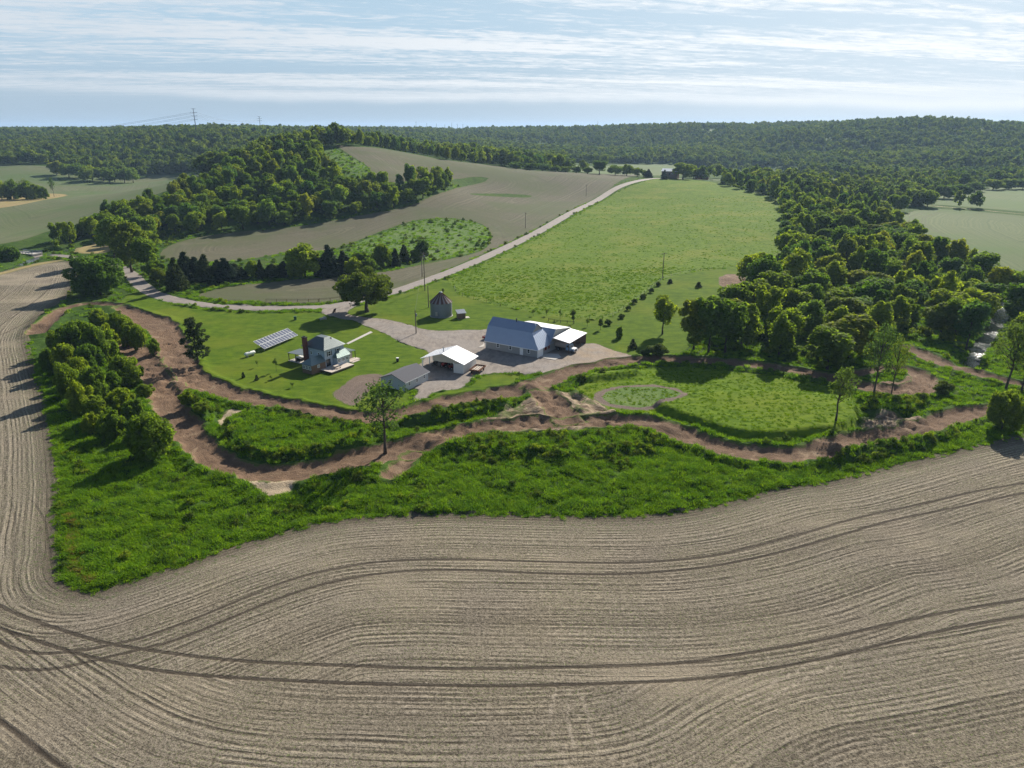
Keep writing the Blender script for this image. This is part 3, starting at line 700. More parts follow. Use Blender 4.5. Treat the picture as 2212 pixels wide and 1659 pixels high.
class MB:
    def __init__(s): s.v, s.f = [], []

    def face(s, *pts):
        i = len(s.v); s.v += [tuple(p) for p in pts]; s.f.append(tuple(range(i, i + len(pts)))); return s

    def box(s, x0, x1, y0, y1, z0, z1):
        i = len(s.v); s.v += [(x, y, z) for z in (z0, z1) for x, y in ((x0, y0), (x1, y0), (x1, y1), (x0, y1))]
        s.f += [tuple(i + j for j in q) for q in ((3, 2, 1, 0), (4, 5, 6, 7), (0, 1, 5, 4), (1, 2, 6, 5), (2, 3, 7, 6), (3, 0, 4, 7))]; return s

    def extrude(s, loop, vec):
        """closed flat loop swept along vec"""
        n = len(loop); i = len(s.v); vec = np.array(vec, float)
        s.v += [tuple(p) for p in loop] + [tuple(np.array(p, float) + vec) for p in loop]
        s.f += [tuple(range(i + n - 1, i - 1, -1)), tuple(range(i + n, i + 2 * n))] + [(i + j, i + (j + 1) % n, i + n + (j + 1) % n, i + n + j) for j in range(n)]; return s

    def tube(s, p, q, r0, r1=None, n=8, cap=True):
        p, q = np.array(p, float), np.array(q, float); r1 = r0 if r1 is None else r1
        d = q - p; d /= max(np.linalg.norm(d), 1e-9); a = np.cross(d, (0, 0, 1) if abs(d[2]) < .9 else (1, 0, 0)); a /= np.linalg.norm(a); b = np.cross(d, a)
        i = len(s.v)
        for c, r in ((p, r0), (q, r1)):
            for j in range(n):
                t = 2 * math.pi * j / n; s.v.append(tuple(c + r * (math.cos(t) * a + math.sin(t) * b)))
        s.f += [(i + j, i + (j + 1) % n, i + n + (j + 1) % n, i + n + j) for j in range(n)]
        if cap: s.f += [tuple(range(i + n - 1, i - 1, -1)), tuple(range(i + n, i + 2 * n))]
        return s

    def path(s, pts, r, n=6):
        for a, b in zip(pts[:-1], pts[1:]): s.tube(a, b, r, r, n)
        return s

    def slab(s, pts, t=0.08):
        """roof panel of given thickness below its top face"""
        P = np.array(pts, float); nrm = np.cross(P[1] - P[0], P[2] - P[0]); nrm /= np.linalg.norm(nrm)
        if nrm[2] < 0: nrm = -nrm
        return s.extrude([tuple(p - nrm * t) for p in P] if np.cross(P[1] - P[0], P[2] - P[0])[2] > 0 else [tuple(p - nrm * t) for p in P[::-1]], nrm * t)

    def ribs(s, pts, step=0.45, w_=0.05, h=0.05, down=None):
        """standing seams running down the slope of a convex roof face"""
        P = np.array(pts, float); nrm = np.cross(P[1] - P[0], P[2] - P[0]); nrm /= np.linalg.norm(nrm)
        if nrm[2] < 0: nrm = -nrm
        dn = np.array((0, 0, -1.0)); dn -= nrm * (dn @ nrm); dn /= np.linalg.norm(dn); ac = np.cross(nrm, dn)
        A = (P - P[0]) @ ac; B = (P - P[0]) @ dn; n = len(P)
        a = A.min() + step * .5
        while a < A.max() - .05:
            hit = []
            for i in range(n):
                j = (i + 1) % n
                if (A[i] - a) * (A[j] - a) < 0: t = (a - A[i]) / (A[j] - A[i]); hit.append(B[i] + t * (B[j] - B[i]))
            if len(hit) >= 2 and max(hit) - min(hit) > .15:
                b0, b1 = min(hit) + .02, max(hit) - .02; o = P[0] + nrm * .002
                c = [o + ac * (a + sx * w_ / 2) + dn * b for b in (b0, b1) for sx in (-1, 1)]
                tp = [q + nrm * h for q in c]; i = len(s.v); s.v += [tuple(q) for q in c + tp]
                s.f += [(i + 4, i + 5, i + 7, i + 6), (i, i + 4, i + 6, i + 2), (i + 1, i + 3, i + 7, i + 5), (i, i + 1, i + 5, i + 4), (i + 2, i + 6, i + 7, i + 3)]
            a += step
        return s

    def roof(s, pts, t=0.08, step=0.45, h=0.05, w_=.05):
        s.slab(pts, t); return s.ribs(pts, step, w_, h)

    def lathe(s, prof, n=16, c=(0, 0)):
        i = len(s.v)
        for r, z in prof:
            for j in range(n): t = 2 * math.pi * j / n; s.v.append((c[0] + r * math.cos(t), c[1] + r * math.sin(t), z))
        for k_ in range(len(prof) - 1):
            for j in range(n): s.f.append((i + k_ * n + j, i + k_ * n + (j + 1) % n, i + (k_ + 1) * n + (j + 1) % n, i + (k_ + 1) * n + j))
        s.f.append(tuple(i + j for j in range(n - 1, -1, -1))); s.f.append(tuple(i + (len(prof) - 1) * n + j for j in range(n)))
        return s

    def move(s, M4):
        s.v = [tuple(M4 @ Vector(p)) for p in s.v]; return s

    def mesh(s, name, mat, smooth=False):
        me = bpy.data.meshes.new(name); me.from_pydata(s.v, [], s.f); me.materials.append(mat)
        if smooth: me.polygons.foreach_set('use_smooth', [True] * len(me.polygons))
        me.update(); return me

    def build(s, name, mat, parent=None, smooth=False, label=None):
        o = link(name, s.mesh(name, mat, smooth), parent)
        if label: o['label'] = label
        return o


# ------------------------------------------------------------------ the ground
def build_ground():
    pts = []
    # fan of points that thins out with distance
    r = 42.0
    while r < 14000:
        st = max(0.85, r * (0.0052 if r < 330 else 0.0075 if r < 1400 else 0.012)); half = R(50) if r < 2500 else R(60)
        n = int(2 * half * r / st); a = np.linspace(-half, half, n) + (rng.random(n) - .5) * (half * 2 / n) * .5
        rr = r + (rng.random(n) - .5) * st * .5
        pts.append(np.stack([np.sin(a) * rr, np.cos(a) * rr], 1))
        r += st * (1.0 if r < 300 else 1.5)
    g = np.stack(np.meshgrid(np.linspace(-14000, 14000, 41), np.linspace(-3000, 14500, 31)), -1).reshape(-1, 2)
    ang = np.abs(np.arctan2(g[:, 0], g[:, 1])); g = g[(ang > R(62)) | (np.hypot(g[:, 0], g[:, 1]) > 13500)]
    pts.append(g)
    g = np.stack(np.meshgrid(np.arange(-520, 521, 20.0), np.arange(-200, 40, 20.0)), -1).reshape(-1, 2)
    pts.append(g)
    P = np.vstack(pts)
    verts = [P]; edges = []; base = len(P)
    for nm, lb, mk, loops in REG:
        for L in loops:
            verts.append(L); n = len(L)
            edges += [(base + i, base + (i + 1) % n) for i in range(n)]; base += n
    P = np.vstack(verts)
    res = delaunay_2d_cdt([Vector(p) for p in P.tolist()], edges, [], 0, 1e-3)
    V = np.array([(v.x, v.y) for v in res[0]]); F = np.array([f for f in res[2] if len(f) == 3])
    z = terrain(V)
    cen = V[F].mean(1); own = np.full(len(F), -1)
    for i in range(len(REG) - 1, -1, -1):
        for L in REG[i][3]: own[inside(cen, L)] = i
    # same winding up
    e1 = V[F[:, 1]] - V[F[:, 0]]; e2 = V[F[:, 2]] - V[F[:, 0]]; fl = (e1[:, 0] * e2[:, 1] - e1[:, 1] * e2[:, 0]) < 0
    F[fl] = F[fl][:, ::-1]
    V3 = np.column_stack([V, z])
    for i in range(-1, len(REG)):
        f = F[own == i]
        if not len(f): continue
        ids, inv = np.unique(f, return_inverse=True); v = V3[ids]; f = inv.reshape(-1, 3)
        nm, lb, mk, loops = REG[i] if i >= 0 else ('ground', 'dark green rough grass and weeds covering the land', 'rough', [])
        at_ = {}
        if mk == 'rows':
            at_['rowd'] = dist_poly(v, fg_smooth, False)
            at_['rowb'] = dist_poly(v, resample(chaikin(at(ROW_GUIDE)[:, :2], False, 2), False, .008, 1.0), False, True)
            for k_, L in enumerate(PALE_LINES):
                c = resample(chaikin(at(L)[:, :2], False, 2), False, .008, 1.0); at_['pal%d' % k_] = np.clip(dist_poly(v, c, False, True), -4, 4)
            for k_, L in enumerate(TRK_LINES):
                c = resample(chaikin(at(L)[:, :2], False, 2), False, .008, 1.0); at_['trk%d' % k_] = np.clip(dist_poly(v, c, False, True), -4, 4)
        elif loops and mk not in ('lawn', 'lawn2', 'meadow', 'tallmeadow', 'rough', 'water'):
            d = np.full(len(v), 1e9)
            for L in loops: d = np.minimum(d, dist_poly(v, L))
            at_['edge'] = d
        o = link(nm, mesh_np(nm, v, f, M[mk], at_, True)); tag(o, lb, None, None, 'structure')
    return V3, F, own


GV, GF, GOWN = build_ground()


def region_of(P):
    own = np.full(len(P), -1)
    for i in range(len(REG) - 1, -1, -1):
        for L in REG[i][3]: own[inside(P, L)] = i
    return own


# ------------------------------------------------------------------ plant materials
def m_leaf(name, lo, hi, trans=0.32, tmul=(1.35, 1.42, 0.55), var=0.35):
    def f(nt):
        t = nt.attr('tint'); oi = nt.n('ShaderNodeObjectInfo').outputs['Random']
        c = nt.mix(t, lo, hi)
        c = nt.mix(1.0, c, nt.mix(oi, (1 - var * 1.25, 1 - var * .8, 1 - var * .1), (1 + var * 1.35, 1 + var * .8, 1 - var * .3)), 'MULTIPLY')
        tcol = nt.mix(1.0, c, tmul, 'MULTIPLY')
        finish(nt, c, 0.75, 0.06, None, 0, trans, tcol)
    G(name, f)
m_leaf('leaf', (0.088, 0.142, 0.016), (0.232, 0.308, 0.040), 0.5)
m_leaf('leaf_far', (0.058, 0.098, 0.018), (0.165, 0.222, 0.038), 0.48)
m_leaf('leaf_olive', (0.110, 0.148, 0.020), (0.245, 0.285, 0.046), 0.5)
m_leaf('leaf_blue', (0.070, 0.130, 0.024), (0.175, 0.265, 0.056), 0.5)
m_leaf('leaf_bright', (0.090, 0.150, 0.014), (0.215, 0.290, 0.032), 0.48)
m_leaf('leaf_dark', (0.050, 0.082, 0.016), (0.125, 0.175, 0.030), 0.42)
m_leaf('leaf_thin', (0.060, 0.105, 0.028), (0.130, 0.185, 0.050), 0.45)
m_leaf('needle', (0.022, 0.040, 0.016), (0.055, 0.080, 0.026), 0.2)
m_leaf('grass_blade', (0.118, 0.228, 0.012), (0.185, 0.310, 0.018), 0.5, (1.3, 1.35, .5), 0.3)
m_leaf('grass_dark', (0.075, 0.150, 0.012), (0.140, 0.240, 0.018), 0.45, (1.3, 1.35, .5), 0.35)
m_leaf('grass_yellow', (0.16, 0.15, 0.03), (0.30, 0.24, 0.06), 0.35, (1.2, 1.2, .6), 0.2)
m_leaf('tussock', (0.085, 0.165, 0.008), (0.165, 0.260, 0.014), 0.5, (1.3, 1.35, .5), 0.3)
def m_bark(nt):
    p = nt.pos(); n = nt.noise(nt.vmul(p, (4, 4, 0.8)), 1.2, 4, .65)
    finish(nt, nt.mix(n, (0.035, 0.028, 0.022), (0.13, 0.105, 0.08)), 0.95, 0.1, nt.bump(n, .5, .05))
G('bark', m_bark)


# ------------------------------------------------------------------ plants
def leaves(cent, rad, num, size, g, out=0.7, up=0.25, shell=0.55, asp=1.5):
    """leaf clumps scattered through ellipsoid lobes: returns verts, quads, tint"""
    C_ = np.repeat(np.asarray(cent, float), num, 0); R_ = np.repeat(np.asarray(rad, float), num, 0); n = len(C_)
    d = g.normal(size=(n, 3)); d /= np.linalg.norm(d, axis=1)[:, None]
    rr = g.random(n) ** (1 / 3.0) * (1 - shell) + shell * (0.82 + 0.22 * g.random(n))
    P = C_ + d * R_ * rr[:, None]
    nr = d * out + g.normal(size=(n, 3)) * 0.55 + np.array([0, 0, up]); nr /= np.linalg.norm(nr, axis=1)[:, None]
    t = np.cross(nr, g.normal(size=(n, 3))); t /= np.linalg.norm(t, axis=1)[:, None]; b = np.cross(nr, t)
    s = size * (0.55 + 0.8 * g.random(n))[:, None]
    fold = nr * s * 0.18
    V = np.stack([P - t * s * asp * .5, P + b * s * .5 - fold, P + t * s * asp * .5, P - b * s * .5 - fold], 1).reshape(-1, 3)
    lob = np.repeat(g.random(len(cent)), num)
    tint = np.clip(0.25 * lob + 0.75 * g.random(n), 0, 1)
    return V, np.arange(4 * n).reshape(-1, 4), np.repeat(tint, 4)


def lobes_round(g, R_, z0, z1, n, lr=(.30, .46), top=1.0):
    zc, hz = (z0 + z1) / 2, (z1 - z0) / 2
    d = g.normal(size=(n, 3)); d /= np.linalg.norm(d, axis=1)[:, None]; d[:, 2] = np.where(d[:, 2] < -.85, -d[:, 2] * .6, d[:, 2])
    k_ = 0.42 + 0.46 * g.random(n) ** .8
    c = np.stack([d[:, 0] * R_ * k_, d[:, 1] * R_ * k_, zc + d[:, 2] * hz * k_ * top], 1)
    r = R_ * g.uniform(*lr, n) * (1.25 - .45 * (k_ - .42) / .46); rad = np.stack([r, r, r * min(1.15, hz / R_ * .95)], 1)
    c = np.vstack([c, [[0, 0, zc]]]); rad = np.vstack([rad, [[R_ * .55, R_ * .55, hz * .6]]])
    return c, rad


def lobes_cone(g, R_, z0, z1, levels, per, pw=0.85, lr=.42):
    c, rad = [], []
    for i in range(levels):
        t = (i + .5) / levels; r = R_ * (1 - t) ** pw + .12; m = max(1, int(per * (1 - t) + 1.5)); a0 = g.random() * 6
        for j in range(m):
            a = a0 + 6.283 * j / m + g.normal() * .25; k_ = g.uniform(.5, .75)
            c.append((math.cos(a) * r * k_, math.sin(a) * r * k_, z0 + (z1 - z0) * t + g.normal() * .15)); q = max(.22, r * lr * g.uniform(.8, 1.25)); rad.append((q, q, max(.25, (z1 - z0) / levels * .85)))
    c.append((0, 0, z1 - .5)); rad.append((.2, .2, .6))
    return np.array(c), np.array(rad)


def trunk(h, r, cent=None, g=None, limbs=6, lean=0.0, top=.75, split=.35):
    mb = MB(); p = np.array((0, 0, -.3)); hh = h * top; seg = 5
    for i in range(seg):
        q = np.array((lean * (i + 1) / seg + (g.normal() * .06 * h / 10 if g is not None else 0), (g.normal() * .06 * h / 10 if g is not None else 0), hh * (i + 1) / seg))
        mb.tube(p, q, r * (1.25 if i == 0 else 1 - .8 * i / seg), r * (1 - .8 * (i + 1) / seg), 8, i in (0, seg - 1)); p = q
    if cent is not None:
        idx = g.choice(len(cent), min(limbs, len(cent)), False)
        for k_ in idx:
            e = cent[k_]; z = max(h * split, min(e[2] * .72, hh * .95)); s = np.array((lean * z / hh, 0, z)); md = (s + e) / 2 + np.array((0, 0, -.05 * h)) * .3
            mb.tube(s, md, r * .42, r * .26, 6, False); mb.tube(md, e, r * .26, r * .08, 6)
    return mb


PROTO = {}
def proto(kind, crown, tr, leafmat):
    V, F, T = crown
    PROTO.setdefault(kind, []).append((mesh_np('crown', V, F, M[leafmat], {'tint': T}), tr.mesh('trunk', M['bark'], True) if tr else None))


def make_protos():
    for i in range(5):      # broad woodland trees, 13 m
        g = np.random.default_rng(100 + i); c, r = lobes_round(g, 4.9 + .4 * g.normal(), .6, 13, 30, (.22, .42))
        proto('broad', leaves(c, r, 105, .62, g, .55, .2, .4), trunk(13, .28, c, g, 5), ['leaf', 'leaf_olive', 'leaf', 'leaf_blue', 'leaf'][i])
    for i in range(4):      # tall narrow woodland trees, 15 m
        g = np.random.default_rng(120 + i); c, r = lobes_round(g, 3.7, .8, 15, 30, (.26, .48)); proto('tall', leaves(c, r, 100, .6, g, .55, .2, .4), trunk(15, .25, c, g, 5), ['leaf', 'leaf_olive', 'leaf_blue', 'leaf'][i])
    for i in range(3):
        g = np.random.default_rng(130 + i); c, r = lobes_round(g, 4.4, .3, 10.5, 28, (.22, .42)); proto('bright', leaves(c, r, 140, .58, g, .55, .2, .4), trunk(10, .2, c, g, 5), 'leaf_bright')
    for i in range(4):      # near shrubs that reach the ground, 6 m
        g = np.random.default_rng(140 + i); c, r = lobes_round(g, 3.4, -.8, 6.0, 44, (.16, .38)); proto('bush', leaves(c, r, 190, .32, g, .5, .3, .35), trunk(6, .12, c, g, 6, 0, .6, .1), 'leaf' if i % 2 else 'leaf_bright')
    for i in range(2):
        g = np.random.default_rng(150 + i); c, r = lobes_round(g, 3.4, -.3, 6.0, 22, (.26, .42)); proto('darkbush', leaves(c, r, 200, .36, g), trunk(6, .12, c, g, 6, 0, .6, .1), 'leaf_dark')
    for i in range(4):      # red cedars, 8 m
        g = np.random.default_rng(160 + i); c, r = lobes_cone(g, 2.1, .2, 8, 9, 6, .7); proto('cedar', leaves(c, r, 75, .30, g, .5, .35, .5, 2.2), trunk(8, .16, None, g, 0, 0, .9), 'needle')
    g = np.random.default_rng(170); c, r = lobes_round(g, 7.2, 1.2, 12, 60, (.14, .34)); proto('maple', leaves(c, r, 220, .42, g), trunk(12, .5, c, g, 12, 0, .6, .2), 'leaf_dark')
    g = np.random.default_rng(171); c, r = lobes_round(g, 6.0, -1.2, 11.5, 60, (.18, .36)); proto('bushtree', leaves(c, r, 260, .42, g), trunk(11, .4, c, g, 10, 0, .6, .15), 'leaf')
    # old pine: long bare-ish stem, tufts on whorls, rounded head
    g = np.random.default_rng(172); c, r = [], []
    for k_ in range(15):
        z = 2.2 + k_ * .62; R_ = 2.9 * math.sin(min(1.0, .35 + .65 * (11.6 - z) / 6) * math.pi / 2) * g.uniform(.75, 1.1)
        if z > 9: R_ *= .8
        for j in range(6):
            a = g.random() * 6.28; q = R_ * g.uniform(.35, .95); c.append((math.cos(a) * q, math.sin(a) * q, z + g.normal() * .2)); r.append((.62, .62, .38))
    c, r = np.array(c), np.array(r); proto('pine', leaves(c, r, 42, .22, g, .4, .5, .3, 3.0), trunk(12, .26, c, g, 34, 0, .92, .12), 'needle')
    for i in range(3):      # thin airy trees
        g = np.random.default_rng(180 + i); c, r = lobes_round(g, 4.6, 3.6, 13.5, 34, (.16, .30)); c, r = c[:-1], r[:-1]
        proto('thin', leaves(c, r, 40, .30, g, .4, .1, .15), trunk(13, .26, c, g, 22, .4, .8, .22), 'leaf_thin')
    for i in range(2):      # young vase shaped trees
        g = np.random.default_rng(190 + i); c, r = lobes_round(g, 2.9, 2.0, 9.5, 26, (.26, .4)); c[:, :2] *= (.35 + .75 * (c[:, 2:3] - 2) / 7.5); proto('young', leaves(c, r, 120, .34, g, .5, .3, .35), trunk(9, .18, c, g, 12, 0, .7, .2), 'leaf_bright')
    for i in range(2):
        g = np.random.default_rng(200 + i); c, r = lobes_round(g, .75, .8, 4.4, 12, (.4, .6)); proto('column', leaves(c, r, 60, .22, g), trunk(4, .06, None, g), 'leaf_dark')
    for i in range(2):
        g = np.random.default_rng(210 + i); c, r = lobes_round(g, .9, 1.1, 3.2, 10, (.3, .5)); proto('sapling', leaves(c, r, 28, .2, g, .5, .2, .2), trunk(3, .05, c, g, 5), 'leaf_thin')
    for i in range(2):
        g = np.random.default_rng(220 + i); c, r = lobes_cone(g, .8, .1, 2.4, 6, 4, .8); proto('smallfir', leaves(c, r, 45, .16, g, .5, .3, .5, 2.0), trunk(2, .05, None, g), 'needle')


make_protos()
SIZE = dict(broad=(13, 10), tall=(15, 7.8), bright=(10.5, 9), bush=(6, 6.8), darkbush=(6, 6.8), cedar=(8.3, 4.2), maple=(12.3, 14.4), bushtree=(11.6, 12.2), pine=(11.6, 6.2), thin=(13.6, 9.2),
            young=(9.6, 6.2), column=(4.5, 1.6), sapling=(3.3, 2.0), smallfir=(2.5, 1.7))
CATS = dict(broad='tree', tall='tree', bright='tree', bush='shrub', darkbush='shrub', cedar='conifer', maple='tree', bushtree='tree', pine='pine tree', thin='tree', young='tree', column='sapling', sapling='sapling', smallfir='conifer')
NAMES = dict(broad='broadleaf_tree', tall='broadleaf_tree', bright='broadleaf_tree', bush='shrub', darkbush='shrub', cedar='cedar_tree', maple='maple_tree', bushtree='broadleaf_tree', pine='pine_tree', thin='airy_tree',
             young='young_tree', column='columnar_sapling', sapling='sapling', smallfir='fir_sapling')
_pk = 0


def plant(kind, P, h, wdt, label, group=None, parts=True, name=None):
    """one plant: an Empty at the foot with trunk and crown below it"""
    global _pk
    _pk += 1; me_c, me_t = PROTO[kind][_pk % len(PROTO[kind])]; hh, ww = SIZE[kind]
    e = empty(name or NAMES[kind], tuple(P), rng.random() * 6.28); e.scale = (wdt / ww, wdt / ww * rng.uniform(.92, 1.08), h / hh)
    tag(e, label, CATS[kind], group)
    if me_t: link('trunk', me_t, e)
    link('crown', me_c, e)
    return e


def px_tree(kind, L, default_label=None, group=None):
    """rows (x, foot y, top y, width[, label]) on the sketch"""
    P = put([(a[0], a[1]) for a in L])
    for a, p in zip(L, P):
        r = ray([(a[0], a[2])])[0]; d = p[1]; ztop = CAM_H + r[2] * d / r[1]; dist = math.hypot(p[1], CAM_H - p[2])
        h = max(.8, ztop - p[2]); wd = a[3] * DS / FPX * dist * 0.98
        plant(kind, p, h, wd, a[4] if len(a) > 4 else default_label, None if len(a) > 4 else group)


# single plants the photo shows clearly
px_tree('maple', [(793, 674, 574, 135, 'big round dark green maple beside the driveway entrance')])
px_tree('bushtree', [(215, 636, 545, 110, 'wide bushy tree alone at the field edge left of the road')])
px_tree('pine', [(428, 788, 685, 62, 'old pine with bare lower stem beside the dirt track')])
px_tree('thin', [(832, 977, 810, 122, 'airy thin leaved tree between the two tracks in front of the grey garage'),
                 (1803, 924, 783, 74, 'slender thin tree standing in the shade at the infield corner'),
                 (1886, 858, 690, 84, 'thin tree with ivied stem inside the right loop of the dirt track'),
                 (1925, 852, 715, 52, 'narrow leaning thin tree just right of the ivied one'),
                 (2172, 842, 690, 92, 'leaning thin tree by the creek track at the right edge'),
                 (2205, 850, 685, 80, 'thin tree cut by the right edge of the photo beside the creek')])
px_tree('tall', [(2088, 748, 640, 70), (2198, 705, 596, 84), (2215, 765, 640, 80), (2152, 655, 570, 60), (2186, 655, 575, 66), (2060, 735, 640, 60)], 'leafy tree on the creek bank near the right edge', 'trees on the right creek bank')
px_tree('young', [(1431, 722, 635, 66, 'yellow green vase shaped young tree alone on the lawn right of the barn')])
px_tree('tall', [(1498, 758, 636, 78, 'leftmost of the three upright young trees at the right woodland edge'),
                  (1530, 764, 628, 80, 'middle one of the three upright young trees at the right woodland edge'),
                  (1566, 762, 634, 84, 'rightmost of the three upright young trees at the right woodland edge')])
px_tree('bushtree', [(2165, 928, 838, 74, 'small round dense tree by the track near the right edge')])
px_tree('tall', [(285, 588, 470, 78, 'tall dark tree over the road bend at the left'), (250, 566, 455, 64, 'tallest tree left of the road bend'), (322, 594, 505, 52, 'lower leafy tree right of the road bend')])
px_tree('bush', [(340, 604, 562, 44, 'light green shrub at the road bend right verge'), (20, 562, 528, 56, 'round shrub at the left end of the road bridge'), (-20, 562, 530, 50, 'shrub cut by the left edge near the bridge')])
px_tree('darkbush', [(346, 624, 580, 42, 'dark rounded shrub between road and old spruce')])
px_tree('cedar', [(383, 628, 555, 50, 'broad old spruce right of the road bend')])
px_tree('cedar', [(402, 606, 543, 54), (424, 604, 553, 44), (446, 609, 549, 56), (472, 607, 560, 46), (490, 609, 556, 56), (510, 605, 568, 46), (524, 604, 577, 34)], 'dark cedar in the dense row right of the road bend', 'row of dark cedars')
px_tree('cedar', [(458, 618, 592, 22, 'tiny cedar in front of the dark cedar row'), (565, 602, 560, 24), (590, 600, 569, 46), (614, 598, 564, 48), (712, 596, 527, 56), (744, 592, 541, 46), (855, 575, 535, 27), (874, 566, 528, 28), (690, 596, 545, 30)],
        'dark cedar in the mixed hedgerow behind the big maple', 'cedars in the mixed hedgerow')
px_tree('bright', [(660, 598, 524, 92, 'round yellow green tree in the hedgerow left of the maple')])
px_tree('bush', [(546, 602, 562, 32, 'small yellow green tree left in the hedgerow beside a pole'), (640, 600, 560, 40), (783, 584, 542, 52), (800, 593, 553, 34), (828, 577, 524, 46), (765, 595, 556, 40), (900, 562, 535, 30)],
        'green shrub in the mixed hedgerow behind the big maple', 'shrubs in the mixed hedgerow')
px_tree('darkbush', [(916, 560, 518, 38, 'dark round shrub at the right end of the hedgerow')])
px_tree('column', [(1238, 700, 666, 14, 'tall dark columnar sapling behind the long barn'), (1297, 712, 684, 12, 'columnar sapling right of the barn lean-to'), (957, 634, 622, 7, 'small columnar sapling behind the grain bin')])
px_tree('sapling', [(1152, 682, 669, 11), (1181, 682, 666, 11), (1210, 689, 668, 10), (1269, 705, 686, 11)], 'thin sapling in the row behind the long barn', 'saplings behind the long barn')
px_tree('bush', [(1337, 730, 703, 17, 'pale leafed young tree on the lawn right of the lean-to')])
px_tree('smallfir', [(1367, 752, 731, 20, 'small dark fir on the lawn edge near the dirt track'), (1447, 612, 602, 13, 'small fir near the fence corner of the meadow'), (1509, 621, 608, 15, 'small fir left of the bare dirt pile'),
                     (526, 816, 803, 9, 'tiny fir leftmost on the lawn left of the house'), (555, 821, 809, 10, 'tiny fir second from left on the lawn by the house')])
px_tree('sapling', [(597, 802, 774, 14, 'taller leafy sapling on the lawn left of the house'), (556, 793, 777, 7, 'thin sapling on the lawn below the propane tank'), (586, 822, 811, 8, 'small sapling in the house shadow on the lawn'),
                    (632, 837, 825, 11, 'pale sapling in the lawn in front of the house shadow')])
px_tree('darkbush', [(1312, 702, 690, 18), (1342, 688, 678, 16), (1372, 656, 645, 16), (1390, 645, 634, 15), (1408, 632, 622, 14), (1422, 618, 608, 12), (1358, 670, 660, 14)], 'dark small shrub along the meadow fence line', 'shrubs along the meadow fence')
px_tree('bush', [(172, 775, 690, 98, 'big round shrub topmost in the thicket left of the dirt track'), (220, 782, 702, 70), (128, 766, 710, 48), (150, 806, 735, 62), (195, 806, 742, 66), (236, 760, 700, 50),
                 (150, 858, 778, 58), (205, 866, 786, 66), (180, 830, 770, 50), (275, 832, 768, 74, 'dark leafed shrub reaching the bare lane in the left thicket'), (240, 850, 800, 50), (220, 912, 852, 70), (262, 896, 838, 68), (180, 890, 825, 56), (245, 945, 884, 60), (292, 914, 858, 58),
                 (338, 988, 890, 104, 'big round shrub at the lower end of the left thicket'), (316, 858, 830, 42), (300, 950, 900, 50), (200, 935, 890, 46), (110, 800, 750, 36)],
        'leafy shrub in the dense thicket left of the dirt track', 'shrubs of the left thicket')
px_tree('bush', [(216, 702, 668, 46), (262, 728, 672, 54), (286, 745, 690, 46), (306, 756, 700, 38), (335, 765, 732, 28)], 'shrub between the two upper lanes of the dirt track', 'shrubs between the upper lanes')
px_tree('bush', [(408, 882, 842, 34, 'yellow topped bush between the lanes below the pine'), (438, 900, 868, 44, 'low bush on the mound below the pine')])
px_tree('darkbush', [(2035, 852, 824, 40, 'dark round bush right of the track loop'), (1395, 772, 752, 26, 'dark shrub in tree shade at the right yard corner'), (1420, 770, 742, 50, 'bushy dark shrub under the lone young tree'), (1300, 812, 798, 20, 'low dark bush at the infield left corner'), (1255, 826, 808, 24, 'low dark bush on the bank left of the infield')])

# ---- woods: individual trees
def poisson(loop, sp, seed, n=6000):
    g = np.random.default_rng(seed); lo, hi = loop.min(0), loop.max(0); c = lo + (hi - lo) * g.random((n, 2)); c = c[inside(c, loop)]
    keep = np.empty((0, 2))
    for p in c:
        if not len(keep) or ((keep - p) ** 2).sum(1).min() > sp * sp: keep = np.vstack([keep, p])
    return keep


def z_of(P2): return np.column_stack([P2, terrain(P2)])


W1 = chaikin(at([(92, 528), (150, 516), (290, 458), (440, 402), (560, 352), (640, 322), (690, 316), (686, 340), (700, 372), (745, 388), (738, 408), (800, 412), (890, 404), (960, 394), (985, 402), (950, 418), (878, 446), (738, 470), (640, 487), (500, 497), (345, 512), (330, 540),
                 (305, 580), (262, 555), (248, 508), (200, 516), (160, 538), (105, 535)])[:, :2], True, 1)
W2 = at([(700, 312), (760, 317), (800, 317), (890, 331), (960, 346), (1060, 356), (1130, 365), (1200, 370)])[:, :2]
_n = np.array([0.10, 1.0]); W2 = np.vstack([W2 + _n * 6, (W2 + _n * 62 + [10, 0])[::-1]])
W3 = chaikin(at([(1540, 396), (1600, 409), (1682, 431), (1694, 470), (1688, 520), (1705, 545), (1690, 590), (1640, 600), (1605, 640), (1575, 690), (1560, 740), (1600, 775), (1700, 788), (1790, 800), (1830, 806), (1890, 780), (1935, 735), (2030, 745), (2090, 735), (2120, 690), (2150, 655),
                 (2190, 640), (2260, 610), (2180, 625), (2100, 600), (2000, 535), (1930, 490), (1880, 460), (1800, 430), (1700, 405), (1620, 392)])[:, :2], True, 1)
wood = []
for loop, sp_, sd_, zone in ((W1, 8.6, 1, 0), (W2, 10.5, 2, 1), (W3, 10.8, 3, 2)):
    for p in z_of(poisson(loop, sp_, sd_)): wood.append((math.hypot(p[0], p[1]), zone, p))
wood.sort(key=lambda t: t[0])
WOOD_LB = [('leafy tree in the wood climbing the hill left of the fields', 'trees of the left hillside wood'), ('leafy tree in the ridge wood above the upper field corner', 'trees of the ridge wood'),
           ('leafy tree in the broad woodland right of the meadow', 'trees of the right woodland')]
wood_rest = []
for k_, (d, zone, p) in enumerate(wood):
    if k_ >= 236: wood_rest.append(p); continue
    kind = str(rng.choice(['broad', 'tall', 'broad', 'bright', 'tall'])); h = rng.uniform(9, 17.5) if d > 280 else rng.uniform(10, 15.5)
    plant(kind, p, h * (.82 if kind == 'bright' else 1), rng.uniform(8.5, 15), *WOOD_LB[zone])
